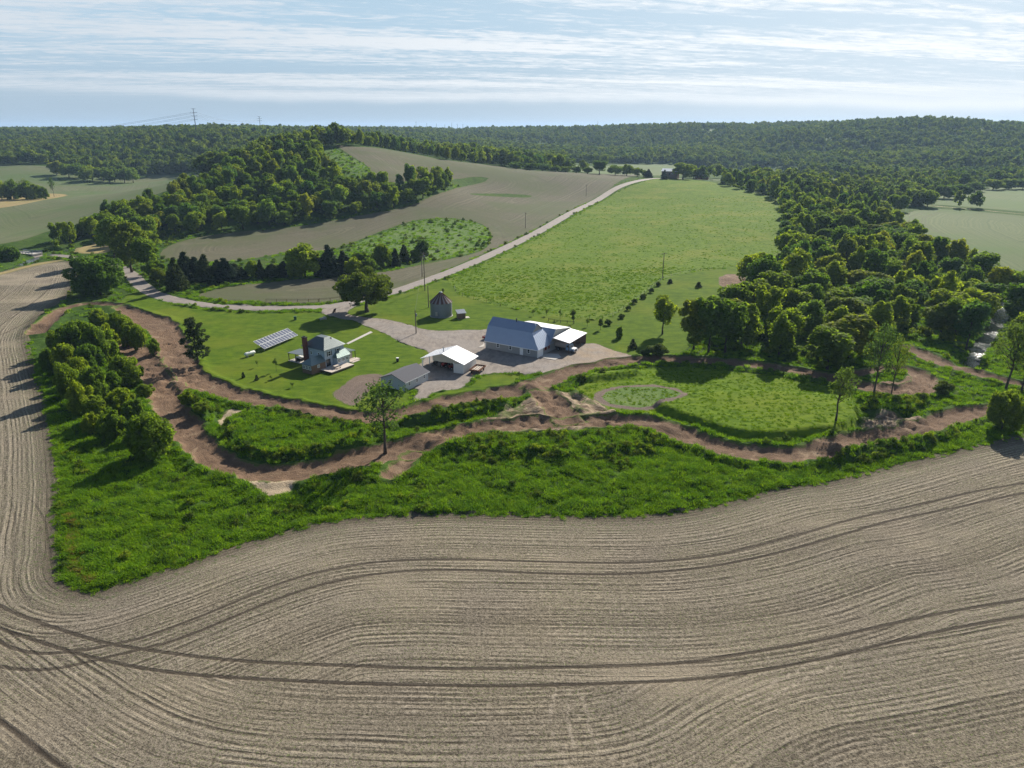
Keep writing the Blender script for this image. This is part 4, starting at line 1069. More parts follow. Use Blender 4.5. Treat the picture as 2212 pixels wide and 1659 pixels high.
wood_rest = np.array(wood_rest); n1, n2, n3 = len(wood), 236, len(wood_rest)
print('woods', n1, n2, n3)


def tree_d(kind, L, label=None, group=None):
    """(x, top y, distance, width px of sketch[, label]): foot on the ground at that distance"""
    for a in L:
        q = at_dist([(a[0], a[1])], a[2])[0]; z = terrain(np.array([[q[0], q[1]]]))[0]; h = float(np.clip(q[2] - z, 3, 19))
        plant(kind, (q[0], q[1], z), h, a[3] * DS / FPX * a[2], a[4] if len(a) > 4 else label, None if len(a) > 4 else group)


tree_d('broad', [(1145, 350, 800, 32), (1172, 352, 810, 30), (1200, 356, 800, 28), (1222, 358, 805, 26), (1245, 358, 800, 26), (1270, 360, 800, 24), (1330, 356, 805, 34), (1355, 355, 810, 30), (1378, 360, 800, 28), (1395, 366, 800, 20), (1115, 348, 800, 34)],
        'tree in the line along the far crest of the field', 'trees along the field crest')
tree_d('tall', [(1296, 343, 800, 36, 'tall tree sticking out of the crest tree line'), (1478, 348, 800, 48, 'broad dark tree right of the white roofed house'), (1500, 356, 830, 34, 'tree between the two far houses')])
tree_d('cedar', [(1402, 365, 795, 20, 'dark conifer left of the white roofed house'), (1436, 366, 775, 16, 'conifer in front of the white roofed house')])
tree_d('thin', [(14, 362, 720, 26, 'thin tall tree leftmost in the small clump on the left field'), (45, 362, 730, 30, 'thin tall tree right in the small clump on the left field'), (106, 372, 730, 16, 'lone bare thin tree on the left valley field')])
tree_d('bush', [(-6, 388, 700, 40), (20, 388, 705, 36), (48, 390, 700, 34), (70, 394, 698, 30), (88, 402, 690, 22)], 'shrub in the small clump on the left valley field', 'clump on the left valley field')
tree_d('broad', [(115, 340, 960, 36), (140, 336, 950, 36), (165, 338, 950, 34), (190, 338, 940, 34), (215, 342, 940, 34), (240, 348, 935, 32), (262, 352, 930, 30), (282, 360, 925, 26), (180, 346, 920, 30), (230, 355, 915, 30)], 'tree in the spur of wood on the left valley field', 'trees of the left valley spur')
tree_d('bush', [(316, 358, 1010, 26), (340, 362, 1010, 22), (365, 360, 1010, 22), (390, 356, 1015, 26), (415, 358, 1015, 26), (428, 362, 1010, 22)], 'round shrub at the far end of the left valley field', 'shrubs at the end of the left valley field')
tree_d('bright', [(1905, 432, 560, 52), (1945, 418, 600, 50), (1985, 405, 660, 48), (2010, 408, 650, 44), (2045, 398, 720, 46), (2080, 396, 740, 44), (2110, 392, 800, 40), (2150, 386, 830, 40), (2185, 384, 840, 38), (2215, 384, 840, 38), (1960, 398, 700, 44), (1925, 405, 680, 44)], 'tree in the hedge line at the foot of the right hill', 'trees at the right hill foot')


# ------------------------------------------------------------------ uncountable growth, scattered on points
def scatter(name, label, pts, rot, scl, idx, protos, cat=None):
    """one stuff object: prototypes set on the mesh points by geometry nodes"""
    me = bpy.data.meshes.new(name); me.vertices.add(len(pts)); me.vertices.foreach_set('co', np.asarray(pts, np.float32).ravel())
    for nm, a, ty in (('rot', rot, 'FLOAT'), ('scl', scl, 'FLOAT_VECTOR'), ('idx', idx, 'INT')):
        at_ = me.attributes.new(nm, ty, 'POINT')
        at_.data.foreach_set('vector' if ty == 'FLOAT_VECTOR' else 'value', np.asarray(a, np.int32 if ty == 'INT' else np.float32).ravel())
    o = link(name, me); tag(o, label, None, None, 'stuff')
    col = bpy.data.collections.new(name + '_kinds')
    for i, m in enumerate(protos): col.objects.link(bpy.data.objects.new('%s_kind_%02d' % (name, i), m))
    ng = bpy.data.node_groups.new(name, 'GeometryNodeTree')
    ng.interface.new_socket('Geometry', in_out='INPUT', socket_type='NodeSocketGeometry'); ng.interface.new_socket('Geometry', in_out='OUTPUT', socket_type='NodeSocketGeometry')
    nd, lk = ng.nodes, ng.links
    gi, go = nd.new('NodeGroupInput'), nd.new('NodeGroupOutput'); ip = nd.new('GeometryNodeInstanceOnPoints'); ci = nd.new('GeometryNodeCollectionInfo')
    ci.inputs['Collection'].default_value = col; ci.inputs['Separate Children'].default_value = True; ci.inputs['Reset Children'].default_value = True
    def na(n, t):
        a = nd.new('GeometryNodeInputNamedAttribute'); a.data_type = t; a.inputs['Name'].default_value = n; return a.outputs['Attribute']
    cx = nd.new('ShaderNodeCombineXYZ'); lk.new(na('rot', 'FLOAT'), cx.inputs[2])
    lk.new(gi.outputs[0], ip.inputs['Points']); lk.new(ci.outputs[0], ip.inputs['Instance']); ip.inputs['Pick Instance'].default_value = True
    lk.new(na('idx', 'INT'), ip.inputs['Instance Index']); lk.new(cx.outputs[0], ip.inputs['Rotation']); lk.new(na('scl', 'FLOAT_VECTOR'), ip.inputs['Scale'])
    lk.new(ip.outputs[0], go.inputs[0])
    o.modifiers.new('scatter', 'NODES').node_group = ng
    return o


def scatter_auto(name, label, pts, protos, smin, smax, zs=(.8, 1.25), seed=0):
    g = np.random.default_rng(seed); n = len(pts); s = g.uniform(smin, smax, n) * (1.0 if np.isscalar(smin) else 1)
    return scatter(name, label, pts, g.random(n) * 6.283, np.stack([s, s, s * g.uniform(*zs, n)], 1), g.integers(0, len(protos), n), protos)


def tuft_mesh(seed, n, spread, h, wd, mat, lean=.35):
    """clump of bent grass blades"""
    g = np.random.default_rng(seed); a = g.random(n) * 6.283; r = spread * np.sqrt(g.random(n)); B = np.stack([np.cos(a) * r, np.sin(a) * r, np.zeros(n) - .08], 1)
    b = g.random(n) * 6.283; d = np.stack([np.cos(b), np.sin(b), np.zeros(n)], 1); sd_ = np.stack([-np.sin(b), np.cos(b), np.zeros(n)], 1)
    H_ = h * g.uniform(.55, 1.15, n)[:, None]; L_ = H_ * lean * g.uniform(.3, 1.6, n)[:, None]; w2 = wd * g.uniform(.7, 1.3, n)[:, None] / 2
    up = np.array([0, 0, 1.0])
    m = B + up * H_ * .6 + d * L_ * .35; t = B + up * H_ + d * L_
    V = np.stack([B - sd_ * w2, B + sd_ * w2, m + sd_ * w2 * .9, m - sd_ * w2 * .9, t + sd_ * w2 * .25, t - sd_ * w2 * .25], 1).reshape(-1, 3)
    i = np.arange(n)[:, None] * 6; F = np.concatenate([i + [0, 1, 2, 3], i + [3, 2, 4, 5]], 0)
    return mesh_np('tuft', V, F, M[mat], {'tint': np.repeat(g.random(n), 6)})


def weed_mesh(seed, R_, h, n, size, mat):
    g = np.random.default_rng(seed); c, r = lobes_round(g, R_, -.15, h, 9, (.35, .6)); V, F, T = leaves(c, r, n, size, g, .6, .4)
    return mesh_np('weed', V, F, M[mat], {'tint': T})


g = np.random.default_rng(55)
N0 = 150000
c = np.stack([g.uniform(-135, 190, N0), g.uniform(78, 330, N0)], 1)
c = c[np.abs(c[:, 0]) < c[:, 1] * .80 + 4]
own = region_of(c)
ground_c = c[own == -1]
def clear_of(Q, m, kinds):
    ok = np.ones(len(Q), bool)
    for nm, lb, mk, loops in REG:
        if mk in kinds:
            for L in loops:
                lo, hi = L.min(0) - m, L.max(0) + m; i = np.where(((Q > lo) & (Q < hi)).all(1))[0]
                if len(i): ok[i] &= (dist_poly(Q[i], L) > m) & ~inside(Q[i], L)
    return ok
ground_c = ground_c[clear_of(ground_c, .45, ('dirt', 'churn', 'sand', 'road', 'gravel'))]
# thin the far part
dd = np.hypot(ground_c[:, 0], ground_c[:, 1]); keep = g.random(len(ground_c)) < np.clip((135 / dd) ** 1.6, .12, 1)
ground_c = ground_c[keep]
patch = Wave(9.0, 301)(ground_c) * .6 + Wave(3.2, 302)(ground_c) * .4
sc_ = 1 + 0.22 * patch
pts = z_of(ground_c)
bright = patch + g.normal(size=len(pts)) * .35 > -.75
tall = [tuft_mesh(i, 52, .70, .52, .075, 'grass_blade', .8) for i in range(5)]
dark = [tuft_mesh(20 + i, 46, .66, .66, .085, 'grass_dark', .6) for i in range(4)]
def scat(name, label, P_, s, protos, seed):
    gg = np.random.default_rng(seed); n = len(P_)
    return scatter(name, label, P_, gg.random(n) * 6.283, np.stack([s, s, s * gg.uniform(.75, 1.3, n)], 1), gg.integers(0, len(protos), n), protos)
scat('tall_grass', 'tall bright green grass covering the bank in front of the dirt track', pts[bright], sc_[bright], tall, 1)
scat('tall_grass', 'darker coarse grass patches on the bank around the dirt track', pts[~bright], sc_[~bright] * 1.1 + .1, dark, 2)
# broad leaved weeds: on mounds, along banks and in patches
wsel = (Wave(11.0, 311)(ground_c) + .6 * Wave(3.0, 312)(ground_c) > 1.15) & (g.random(len(ground_c)) < .22)
on_m = np.zeros(len(ground_c), bool)
for L, h_, w_ in MOUNDS: on_m |= inside(ground_c, L) & (dist_poly(ground_c, L) < w_ * 1.6)
wsel |= on_m & (g.random(len(ground_c)) < .22)
weeds = [weed_mesh(i, .75, .95, 26, .17, ['leaf_dark', 'leaf', 'leaf_dark', 'leaf_bright'][i % 4]) for i in range(6)]
scat('weeds', 'dark leafy weeds on the banks and mounds of the dirt track', pts[wsel], g.uniform(.6, 1.25, wsel.sum()), weeds, 3)
# yellow dry grass along the left foot of the bank
a = at([(134, 1120), (136, 1160), (140, 1200), (142, 1235), (160, 1252), (178, 1262)])[:, :2]
a = resample(chaikin(a, False, 2), False, .001, .1); yl = a[g.integers(0, len(a), 300)] + np.abs(g.normal(size=(300, 2))) * [.9, .5] + [.3, .4]
scat('dry_grass', 'straw yellow dry grass on the lower left edge of the bank', z_of(yl), g.uniform(.5, .9, 300), [tuft_mesh(60 + i, 40, .5, .5, .07, 'grass_yellow', .6) for i in range(2)], 4)
# edge weeds in the field rim
i_ = g.integers(0, len(fg_line), 2600); e = fg_line[i_] + g.normal(size=(2600, 2)) * .55; e = e[(np.hypot(e[:, 0], e[:, 1]) < 260)]
scat('verge_grass', 'ragged green grass fringe along the foreground field edge', z_of(e), g.uniform(.35, .8, len(e)), tall, 5)
# meadow and infield tussocks
mm = np.isin(own, [k_ for k_, r in enumerate(REG) if r[2] in ('meadow',)])
mc = c[mm]; c2 = np.stack([g.uniform(-60, 330, 60000), g.uniform(320, 640, 60000)], 1); o2 = region_of(c2); c2 = c2[np.isin(o2, [k_ for k_, r in enumerate(REG) if r[2] == 'meadow'])]
dm = np.concatenate([np.hypot(*mc.T), np.hypot(*c2.T)]); mc = np.vstack([mc, c2]); dm = np.hypot(*mc.T)
wv = Wave(26., 321)(mc) + .8 * Wave(6.0, 322)(mc)
sel = g.random(len(mc)) < np.where(wv > .2, .55, .22) * np.clip((260 / dm) ** 1.3, .1, 1) * .8
mc = mc[sel]; tus = [tuft_mesh(80 + i, 30, .55, .32, .11, 'tussock' if i % 3 else 'grass_dark', .7) for i in range(6)]
scat('meadow_tussocks', 'grass tussocks dotted over the bright meadow', z_of(mc), g.uniform(.55, 1.25, len(mc)), tus, 6)
ii = np.isin(own, [k_ for k_, r in enumerate(REG) if r[2] in ('lawn2', 'tallmeadow')]); ic = c[ii]; ic = ic[g.random(len(ic)) < .55]
scat('infield_tussocks', 'short grass tussocks on the infield', z_of(ic), g.uniform(.3, .75, len(ic)), [tuft_mesh(90 + i, 34, .6, .38, .1, 'tussock', .7) for i in range(3)], 7)
# verge and hedge bottoms beside the road, rim of the woods
vs = []
for L, k_ in ((road_c, 1.0),):
    for s in (-1, 1):
        T = np.gradient(L, axis=0); T /= np.hypot(*T.T)[:, None]; N = np.stack([-T[:, 1], T[:, 0]], 1)
        for _ in range(2): vs.append(L + N * s * (5.2 + np.abs(g.normal(size=(len(L), 1))) * 1.0) + g.normal(size=L.shape) * .5)
vs = np.vstack(vs); ov = region_of(vs); vs = vs[~np.isin(ov, [k_ for k_, r in enumerate(REG) if r[2] in ('road', 'gravel', 'midfield', 'lawn')])]; vs = vs[clear_of(vs, 1.3, ('road', 'gravel'))]
scat('verge_grass', 'ragged grass on the verges of the country road', z_of(vs), g.uniform(.7, 1.5, len(vs)), tall + dark, 8)
rough2 = np.stack([g.uniform(-260, 260, 30000), g.uniform(240, 620, 30000)], 1); rough2 = rough2[np.abs(rough2[:, 0]) < rough2[:, 1] * .78]; o3 = region_of(rough2); rough2 = rough2[o3 == -1]
o3p = np.isin(o3, [k_ for k_, r in enumerate(REG) if r[0] == 'pasture']); past = np.stack([g.uniform(-160, 60, 12000), g.uniform(300, 720, 12000)], 1); op = region_of(past); past = past[np.isin(op, [k_ for k_, r in enumerate(REG) if r[0] == 'pasture'])]; past = past[g.random(len(past)) < .8]
scat('pasture_growth', 'coarse tussocks and low weeds in the pasture patches', z_of(past), g.uniform(.8, 1.9, len(past)), tall + dark[:2] + weeds[:1], 19)
in_w = inside(rough2, W1) | inside(rough2, W3); rough2 = rough2[~in_w]; rough2 = rough2[g.random(len(rough2)) < .55]
scat('rough_growth', 'rank grass and weeds between the fields and around the hedgerow', z_of(rough2), g.uniform(.9, 1.7, len(rough2)), weeds[:3] + tall + tall, 9)
uw = np.vstack([poisson(W1, 4.2, 21, 2500), poisson(W3, 4.0, 22, 2500)])
scat('undergrowth', 'shrubby undergrowth below the woodland trees', z_of(uw), g.uniform(1.6, 3.4, len(uw)), [weed_mesh(70 + i, .9, 1.1, 24, .26, ['leaf', 'leaf_dark', 'leaf'][i]) for i in range(3)], 10)

# ---- the back of the near woods, too many to count
gw = np.random.default_rng(77); nw = len(wood_rest); wk = [m[0] for k_ in ('broad', 'tall', 'bright') for m in PROTO[k_]]; sw = gw.uniform(.85, 1.2, nw)
scatter('woodland', 'closed tree canopy of the hillside and ridge woods', wood_rest, gw.random(nw) * 6.283, np.stack([sw, sw, sw * gw.uniform(.9, 1.15, nw)], 1), gw.integers(0, len(wk), nw), wk)

# ---- far woods read as one mass
far = []
N1 = 90000
q = np.stack([g.uniform(-2100, 2100, N1), g.uniform(640, 3300, N1)], 1)
q = q[np.abs(q[:, 0]) < q[:, 1] * .80 + 60]
o4 = region_of(q); q = q[o4 == -1]
dq = np.hypot(*q.T)
# open floors and plateau fields stay free
keepw = ~inside(q, W2)
clear_ = at([(1560, 385), (1640, 400), (1760, 412), (1900, 445), (1960, 430), (1900, 400), (1780, 380), (1650, 378)])[:, :2]
wfld = Wave(900., 401)(q)
plate = (dq > 2350) & (wfld > -.3) & (np.abs(np.sin(q[:, 1] / 170 + q[:, 0] / 700)) > .14)
keepw &= ~plate
keepw &= ~((q[:, 1] < 820) & (q[:, 0] > -150) & (q[:, 0] < 240))
keepw &= ~((q[:, 1] < 880) & (q[:, 0] < -300))
mdl = (q[:, 0] > 60) & (q[:, 0] < 420) & (q[:, 1] < 1100)
keepw &= ~(mdl & (g.random(len(q)) < .55))
keepw &= ~((q[:, 0] > 90) & (q[:, 0] < 470) & (q[:, 1] > 815) & (q[:, 1] < 1330) & (g.random(len(q)) < .93))
q = q[keepw]; dq = np.hypot(*q.T)
# even out the spacing on a jittered lattice
cell = np.where(dq < 1700, 9.0, 12.5); key = np.floor(q / cell[:, None]).astype(int)
_, ui = np.unique(np.column_stack([key, (dq < 1700)]), axis=0, return_index=True); q = q[ui]
# power line cut
pl0, pl1 = np.array([-524., 1250.]), np.array([-900., 620.])
v = pl1 - pl0; t = np.clip(((q - pl0) @ v) / (v @ v), -.6, 1); e = q - pl0 - t[:, None] * v; q = q[np.hypot(*e.T) > 13]
fz = z_of(q)
fp = []
for i in range(9):
    gg = np.random.default_rng(500 + i); cc, rr_ = lobes_round(gg, 5.0, 1.5, 13, 11, (.36, .55)); V, F, T = leaves(cc, rr_, 46, 1.25, gg, .9, .3)
    fp.append(mesh_np('far_crown', V, F, M['leaf_far'], {'tint': T}))
print('far trees', len(fz))
gs = g.uniform(.85, 1.6, len(fz))
scatter('distant_woodland', 'dark wooded hills closing the valley on the skyline', fz, g.random(len(fz)) * 6.283, np.stack([gs, gs, gs ** .5 * g.uniform(.85, 1.25, len(fz))], 1), g.integers(0, 9, len(fz)), fp)


# ------------------------------------------------------------------ built things: materials
def P_(name, col, rough=.6, spec=.3, metal=0.0, vary=.12, sc=1.5, bump=0.0):
    def f(nt):
        p = nt.pos(); n = nt.noise(p, sc, 4, .6)
        c = nt.mix(n, tuple(v * (1 - vary) for v in col), tuple(min(1, v * (1 + vary)) for v in col))
        finish(nt, c, rough, spec, nt.bump(n, bump, .03) if bump else None, metal)
    G(name, f)
def SID(name, col, step=.18, vert=False, rough=.6):
    """lapped siding (level) or ribbed metal (upright)"""
    def f(nt):
        o = nt.n('ShaderNodeTexCoord').outputs['Object']; x, y, z = nt.n('ShaderNodeSeparateXYZ', {0: o}).outputs
        q = nt.math('ADD', x, y) if vert else z
        s = nt.math('FRACT', nt.math('DIVIDE', q, step)); n = nt.noise(o, 1.2, 4, .6)
        c = nt.mix(n, tuple(v * .93 for v in col), tuple(min(1, v * 1.05) for v in col))
        c = nt.mix(nt.sstep(s, .12, .0, 0, .16), c, tuple(v * .45 for v in col))
        finish(nt, c, rough, .25, nt.bump(s, .12, .01))
    G(name, f)
SID('siding_grey', (.30, .30, .29), .2); SID('siding_house', (.42, .47, .52), .18); SID('siding_garage', (.46, .48, .49), .2); SID('wood_brown', (.20, .125, .085), .16)
SID('metal_white', (.70, .68, .63), .3, True, .45); SID('metal_tan', (.42, .38, .30), .3, True, .5)
P_('roof_grey', (.33, .38, .47), .5, .5, .8, .08, .8); P_('roof_white', (.86, .86, .87), .42, .4, .0, .04, .8); P_('roof_green', (.20, .228, .225), .5, .5, .9, .10, .8); P_('roof_greenlight', (.24, .30, .285), .5, .5, .85, .10, .8)
P_('shingle', (.105, .105, .115), .9, .15, 0, .22, 6, .5); P_('white', (.80, .80, .78), .5); P_('glass', (.02, .024, .03), .12, .6); P_('dark', (.025, .025, .028), .7); P_('concrete', (.46, .43, .385), .9, .15, 0, .14, 2, .2)
P_('brick', (.17, .062, .045), .9, .15, 0, .3, 7, .4); P_('deckwood', (.52, .45, .38), .8, .15, 0, .12, 5); P_('oldwood', (.15, .105, .075), .9, .1, 0, .3, 5, .3); P_('polewood', (.17, .14, .11), .9, .1, 0, .25, 4)
P_('galv', (.20, .225, .26), .5, .5, .4, .10, 1.6); P_('rust', (.20, .088, .050), .85, .15, .1, .35, 4, .3); P_('red', (.30, .028, .022), .38, .5); P_('blue', (.28, .42, .55), .35, .5); P_('tyre', (.022, .022, .022), .9, .1); P_('steel', (.42, .42, .43), .4, .5, .8)
P_('tankwhite', (.74, .75, .68), .4, .4); P_('tankrust', (.42, .33, .27), .6, .3, 0, .3, 2); P_('fabric', (.10, .10, .11), .9); P_('green_box', (.06, .14, .07), .6); P_('pylon', (.09, .09, .10), .6, .3, .2); P_('lamp', (.85, .85, .82), .2, .6)
def m_solar(nt):
    o = nt.n('ShaderNodeTexCoord').outputs['Object']; n = nt.noise(o, .6, 2)
    finish(nt, nt.mix(n, (.075, .085, .125), (.11, .12, .155)), .25, .7)
G('solar', m_solar)
def m_binroof(nt):
    o = nt.n('ShaderNodeTexCoord').outputs['Object']; x, y, z = nt.n('ShaderNodeSeparateXYZ', {0: o}).outputs
    a = nt.math('MULTIPLY', nt.math('ARCTAN2', y, x), 30 / 2.0); s = nt.math('ADD', nt.math('SINE', a), nt.math('MULTIPLY', nt.math('SUBTRACT', nt.noise(o, 1.5, 4), .5), 1.4))
    finish(nt, nt.mix(nt.sstep(s, -.1, .35), (.10, .055, .042), (.24, .225, .22)), .8, .2, None, .1)
G('binroof', m_binroof)


def rot_pt(o, ang, p): return (o[0] + p[0] * math.cos(ang) - p[1] * math.sin(ang), o[1] + p[0] * math.sin(ang) + p[1] * math.cos(ang))
def gz(x, y): return float(terrain(np.array([[x, y]]))[0])


def thing(name, label, cat, xy, rz=0.0, group=None, dz=0.0):
    e = empty(name, (xy[0], xy[1], gz(*xy) + dz), rz); tag(e, label, cat, group); return e


def window(par, x, z, w_, h, y, face='front', mat='white', shutters=False, panes=1):
    """window on a wall plane: frame sticks out, glass inside, bars between the panes"""
    f = MB(); t = .12; bx = []
    bx += [(x - w_ / 2 - t, x + w_ / 2 + t, z - t, z), (x - w_ / 2 - t, x + w_ / 2 + t, z + h, z + h + t), (x - w_ / 2 - t, x - w_ / 2, z, z + h), (x + w_ / 2, x + w_ / 2 + t, z, z + h), (x - w_ / 2, x + w_ / 2, z + h / 2 - .025, z + h / 2 + .025)]
    for i in range(1, panes): bx.append((x - w_ / 2 + w_ * i / panes - .04, x - w_ / 2 + w_ * i / panes + .04, z, z + h))
    def put_(mb, a, b, c, d, o0, o1):
        if face == 'front': mb.box(a, b, y - o1, y - o0, c, d)
        elif face == 'left': mb.box(y - o1, y - o0, a, b, c, d)
        elif face == 'right': mb.box(y + o0, y + o1, a, b, c, d)
        else: mb.box(a, b, y + o0, y + o1, c, d)
    for a, b, c, d in bx: put_(f, a, b, c, d, -.02, .05)
    wn = f.build('window', M[mat], par)
    gl = MB(); put_(gl, x - w_ / 2 - .01, x + w_ / 2 + .01, z - .01, z + h + .01, -.03, .012); gl.build('pane', M['glass'], wn)
    if shutters:
        s = MB()
        for k_ in (-1, 1): cx = x + k_ * (w_ / 2 + .07 + .2); put_(s, cx - .18, cx + .18, z - .05, z + h + .05, -.02, .04)
        s.build('shutter', M['dark'], wn)
    return wn


# ---- long grey barn with mansard-like roof, rear wing and lean-to
BARN_O, BARN_A = (-7.9, 202.7), R(-32.37)
barn = thing('long_barn', 'long grey sided barn with steep metal roof, rear wing with sunlit white back slope', 'barn', BARN_O, BARN_A)
b = MB(); b.box(.12, 18.0, .12, 8.7, -.2, 2.5); b.build('wall', M['siding_grey'], barn)
b = MB(); gp = [(.10, .2, 2.45), (.10, 1.75, 6.5), (.10, 4.3, 8.62), (.10, 7.1, 6.5), (.10, 8.65, 2.45)]; b.extrude(gp, (.1, 0, 0))
b.extrude([(15.1, 1.75, 6.5), (15.1, 4.3, 8.62), (15.1, 7.1, 6.5)], (.08, 0, 0)); b.build('gable', M['siding_grey'], barn)
LF = [(-.15, -.3, 2.32), (18.3, -.3, 2.32), (15.15, 1.6, 6.62), (-.15, 1.6, 6.62)]; UF = [(-.15, 1.58, 6.64), (15.35, 1.58, 6.64), (15.35, 4.3, 8.75), (-.15, 4.3, 8.75)]
b = MB(); b.roof(LF, .08, .9, .025, .03); b.roof(UF, .08, .9, .025, .03)
b.slab([(-.15, 9.1, 2.32), (-.15, 7.25, 6.62), (15.15, 7.25, 6.62), (18.3, 9.1, 2.32)]); b.slab([(-.15, 7.27, 6.64), (-.15, 4.3, 8.75), (15.35, 4.3, 8.75), (15.35, 7.27, 6.64)])
hip = [(18.35, -.25, 2.32), (18.35, 9.05, 2.32), (15.17, 7.25, 6.6), (15.17, 1.6, 6.6)]; b.roof(hip, .08, .9, .025, .03); rf = b.build('roof', M['roof_grey'], barn)
v = MB(); v.tube((8.4, 4.0, 8.4), (8.4, 4.0, 9.3), .16, .16, 10); v.tube((8.4, 4.0, 9.3), (8.4, 4.0, 9.42), .24, .2, 10); v.build('vent_pipe', M['dark'], rf)
v = MB(); v.tube((15.05, 3.6, 8.0), (15.05, 3.6, 8.75), .1, .1, 8); v.build('vent_pipe', M['white'], rf)
t = MB(); t.box(-.16, 18.35, -.36, -.302, 2.14, 2.32); t.build('eave_trim', M['white'], barn)
t = MB(); t.box(17.9, 18.08, .0, .118, -.1, 2.3); t.box(18.002, 18.1, .118, .3, -.1, 2.3); t.box(0, .16, .0, .118, -.1, 2.3); t.build('corner_trim', M['white'], barn)
for x in (4.36, 8.72, 14.9): window(barn, x, .95, .75, 1.05, .12)
d = MB(); d.box(12.0, 13.05, .03, .122, 0, 2.05); dr = d.build('door', M['white'], barn); k_ = MB(); k_.tube((12.12, .03, 1.0), (12.12, -.05, 1.0), .04, .04, 8); k_.build('handle', M['steel'], dr)
d = MB(); d.box(17.98, 18.06, .5, 3.0, 0, 2.2)
for z in (.55, 1.1, 1.65): d.box(18.06, 18.075, .55, 2.95, z, z + .03)
d.build('garage_door', M['white'], barn)
for y in (4.6, 6.4): window(barn, y, 1.25, .9, .7, 18.0, 'right', 'red', False, 2)
wg = MB(); wg.box(4.2, 18.0, 8.72, 18.6, -.2, 2.9); wg.extrude([(17.9, 7.2, 2.6), (17.9, 10.1, 6.05), (17.9, 18.6, 4.55), (17.9, 18.6, 2.4)], (.1, 0, 0)); wg.extrude([(4.2, 8.72, 3.4), (4.2, 10.1, 6.05), (4.2, 18.6, 4.55), (4.2, 18.6, 2.6)], (.1, 0, 0)); wg.build('wing_wall', M['siding_grey'], barn)
w2 = MB(); w2.roof([(4.0, 9.98, 6.22), (18.3, 9.98, 6.22), (18.3, 19.3, 4.62), (4.0, 19.3, 4.62)], .08, 1.2, .02, .03); w2.build('wing_roof', M['roof_white'], barn)  # sunlit back slope: its brightness is put into the colour as white
w2 = MB(); w2.roof([(12.0, 7.0, 2.95), (18.3, 7.0, 2.95), (18.3, 9.96, 6.21), (12.0, 9.96, 6.21)], .08, .9, .025, .03); w2.build('wing_roof', M['roof_grey'], barn)  # front slope of the same roof: its shade is painted in as blue grey
ln = MB(); ln.roof([(18.32, 8.0, 4.12), (23.9, 8.2, 3.25), (23.2, 20.7, 3.25), (18.32, 19.0, 4.35)], .1, 1.2, .02, .03); ln.build('lean_to_roof', M['roof_white'], barn)
for x, y in ((23.5, 8.5), (23.35, 12.4), (23.2, 16.4), (23.0, 20.2)):
    q = MB(); q.box(x - .1, x + .1, y - .1, y + .1, -.3, 3.2); q.build('post', M['oldwood'], barn)
q = MB(); q.box(18.1, 18.2, 18.6, 18.75, -.2, 4.1); q.extrude([(18.2, 18.7, -.2), (23.0, 20.1, -.2), (23.0, 20.1, 3.1), (18.2, 18.7, 4.1)], (0, .06, 0)); q.build('lean_to_wall', M['oldwood'], barn)

# concrete pads
def pad(D, label, name='concrete_pad', th=.10):
    P = at(D)[:, :2]; c = P.mean(0); z = gz(*c); m = MB(); m.extrude([(x - c[0], y - c[1], -.2) for x, y in P], (0, 0, .2 + th)); o = m.build(name, M['concrete']); o.location = (c[0], c[1], z); tag(o, label, None, None, 'structure'); return o
pad([(1165, 771), (1178, 764), (1206, 765), (1212, 772), (1199, 778), (1180, 775)], 'cracked concrete pad in front of the lean-to')
pad([(1033, 751), (1044, 744), (1046, 737), (1046, 749)], 'small pale concrete apron at the left end of the long barn')
pad([(748, 742), (752, 744), (805, 718), (800, 716)], 'straight concrete walk from house to driveway', 'walkway')
pad([(900, 812), (912, 806), (922, 812), (905, 822)], 'small concrete apron at the right end of the grey garage')

# ---- open pole barn with white roof
PB_O, PB_A = (-24.4, 184.2), R(-24.1)
pb = thing('open_shed', 'open fronted machine shed with bright white metal roof', 'shed', PB_O, PB_A)
b = MB(); b.box(.05, 12.5, 7.5, 7.6, -.2, 2.9); b.box(12.4, 12.5, .0, 7.5, -.2, 2.9); b.box(9.84, 12.4, .0, .1, -.2, 2.75); b.box(3.2, 3.3, 3.2, 7.5, -.2, 2.9); b.build('wall', M['metal_white'], pb)
b = MB(); b.extrude([(3.2, -.02, 2.55), (9.84, -.02, 2.55), (12.45, -.02, 2.75), (12.45, -.02, 2.95), (6.4, -.02, 4.9), (3.2, -.02, 3.85)], (0, .08, 0)); b.extrude([(.1, 7.4, 2.8), (12.4, 7.4, 2.8), (6.4, 7.4, 4.88)], (0, .08, 0)); b.build('gable', M['metal_tan'], pb)
r1 = MB(); r1.roof([(6.38, -.5, 5.02), (13.1, -.5, 2.78), (13.1, 8.0, 2.78), (6.38, 8.0, 5.02)], .08, .45, .02, .03); r1.build('roof', M['roof_white'], pb)
r2 = MB(); r2.roof([(6.36, -.5, 5.02), (6.36, 8.0, 5.02), (-.4, 8.0, 2.85), (-.4, -.5, 2.85)], .08, .45, .02, .03); r2o = r2.build('roof', M['roof_white'], pb)
p = MB(); p.tube((5.6, 1.9, 4.5), (5.6, 1.9, 6.0), .13, .13, 8); p.tube((5.6, 1.9, 6.0), (5.6, 1.9, 6.15), .22, .05, 8); p.build('stove_pipe', M['galv'], r2o)
for x, y in ((0.0, 0.0), (0.0, 3.7), (0, 7.4), (9.7, .05)):
    q = MB(); q.box(x - .09, x + .09, y - .09, y + .09, -.3, 2.85); q.build('post', M['white'], pb)

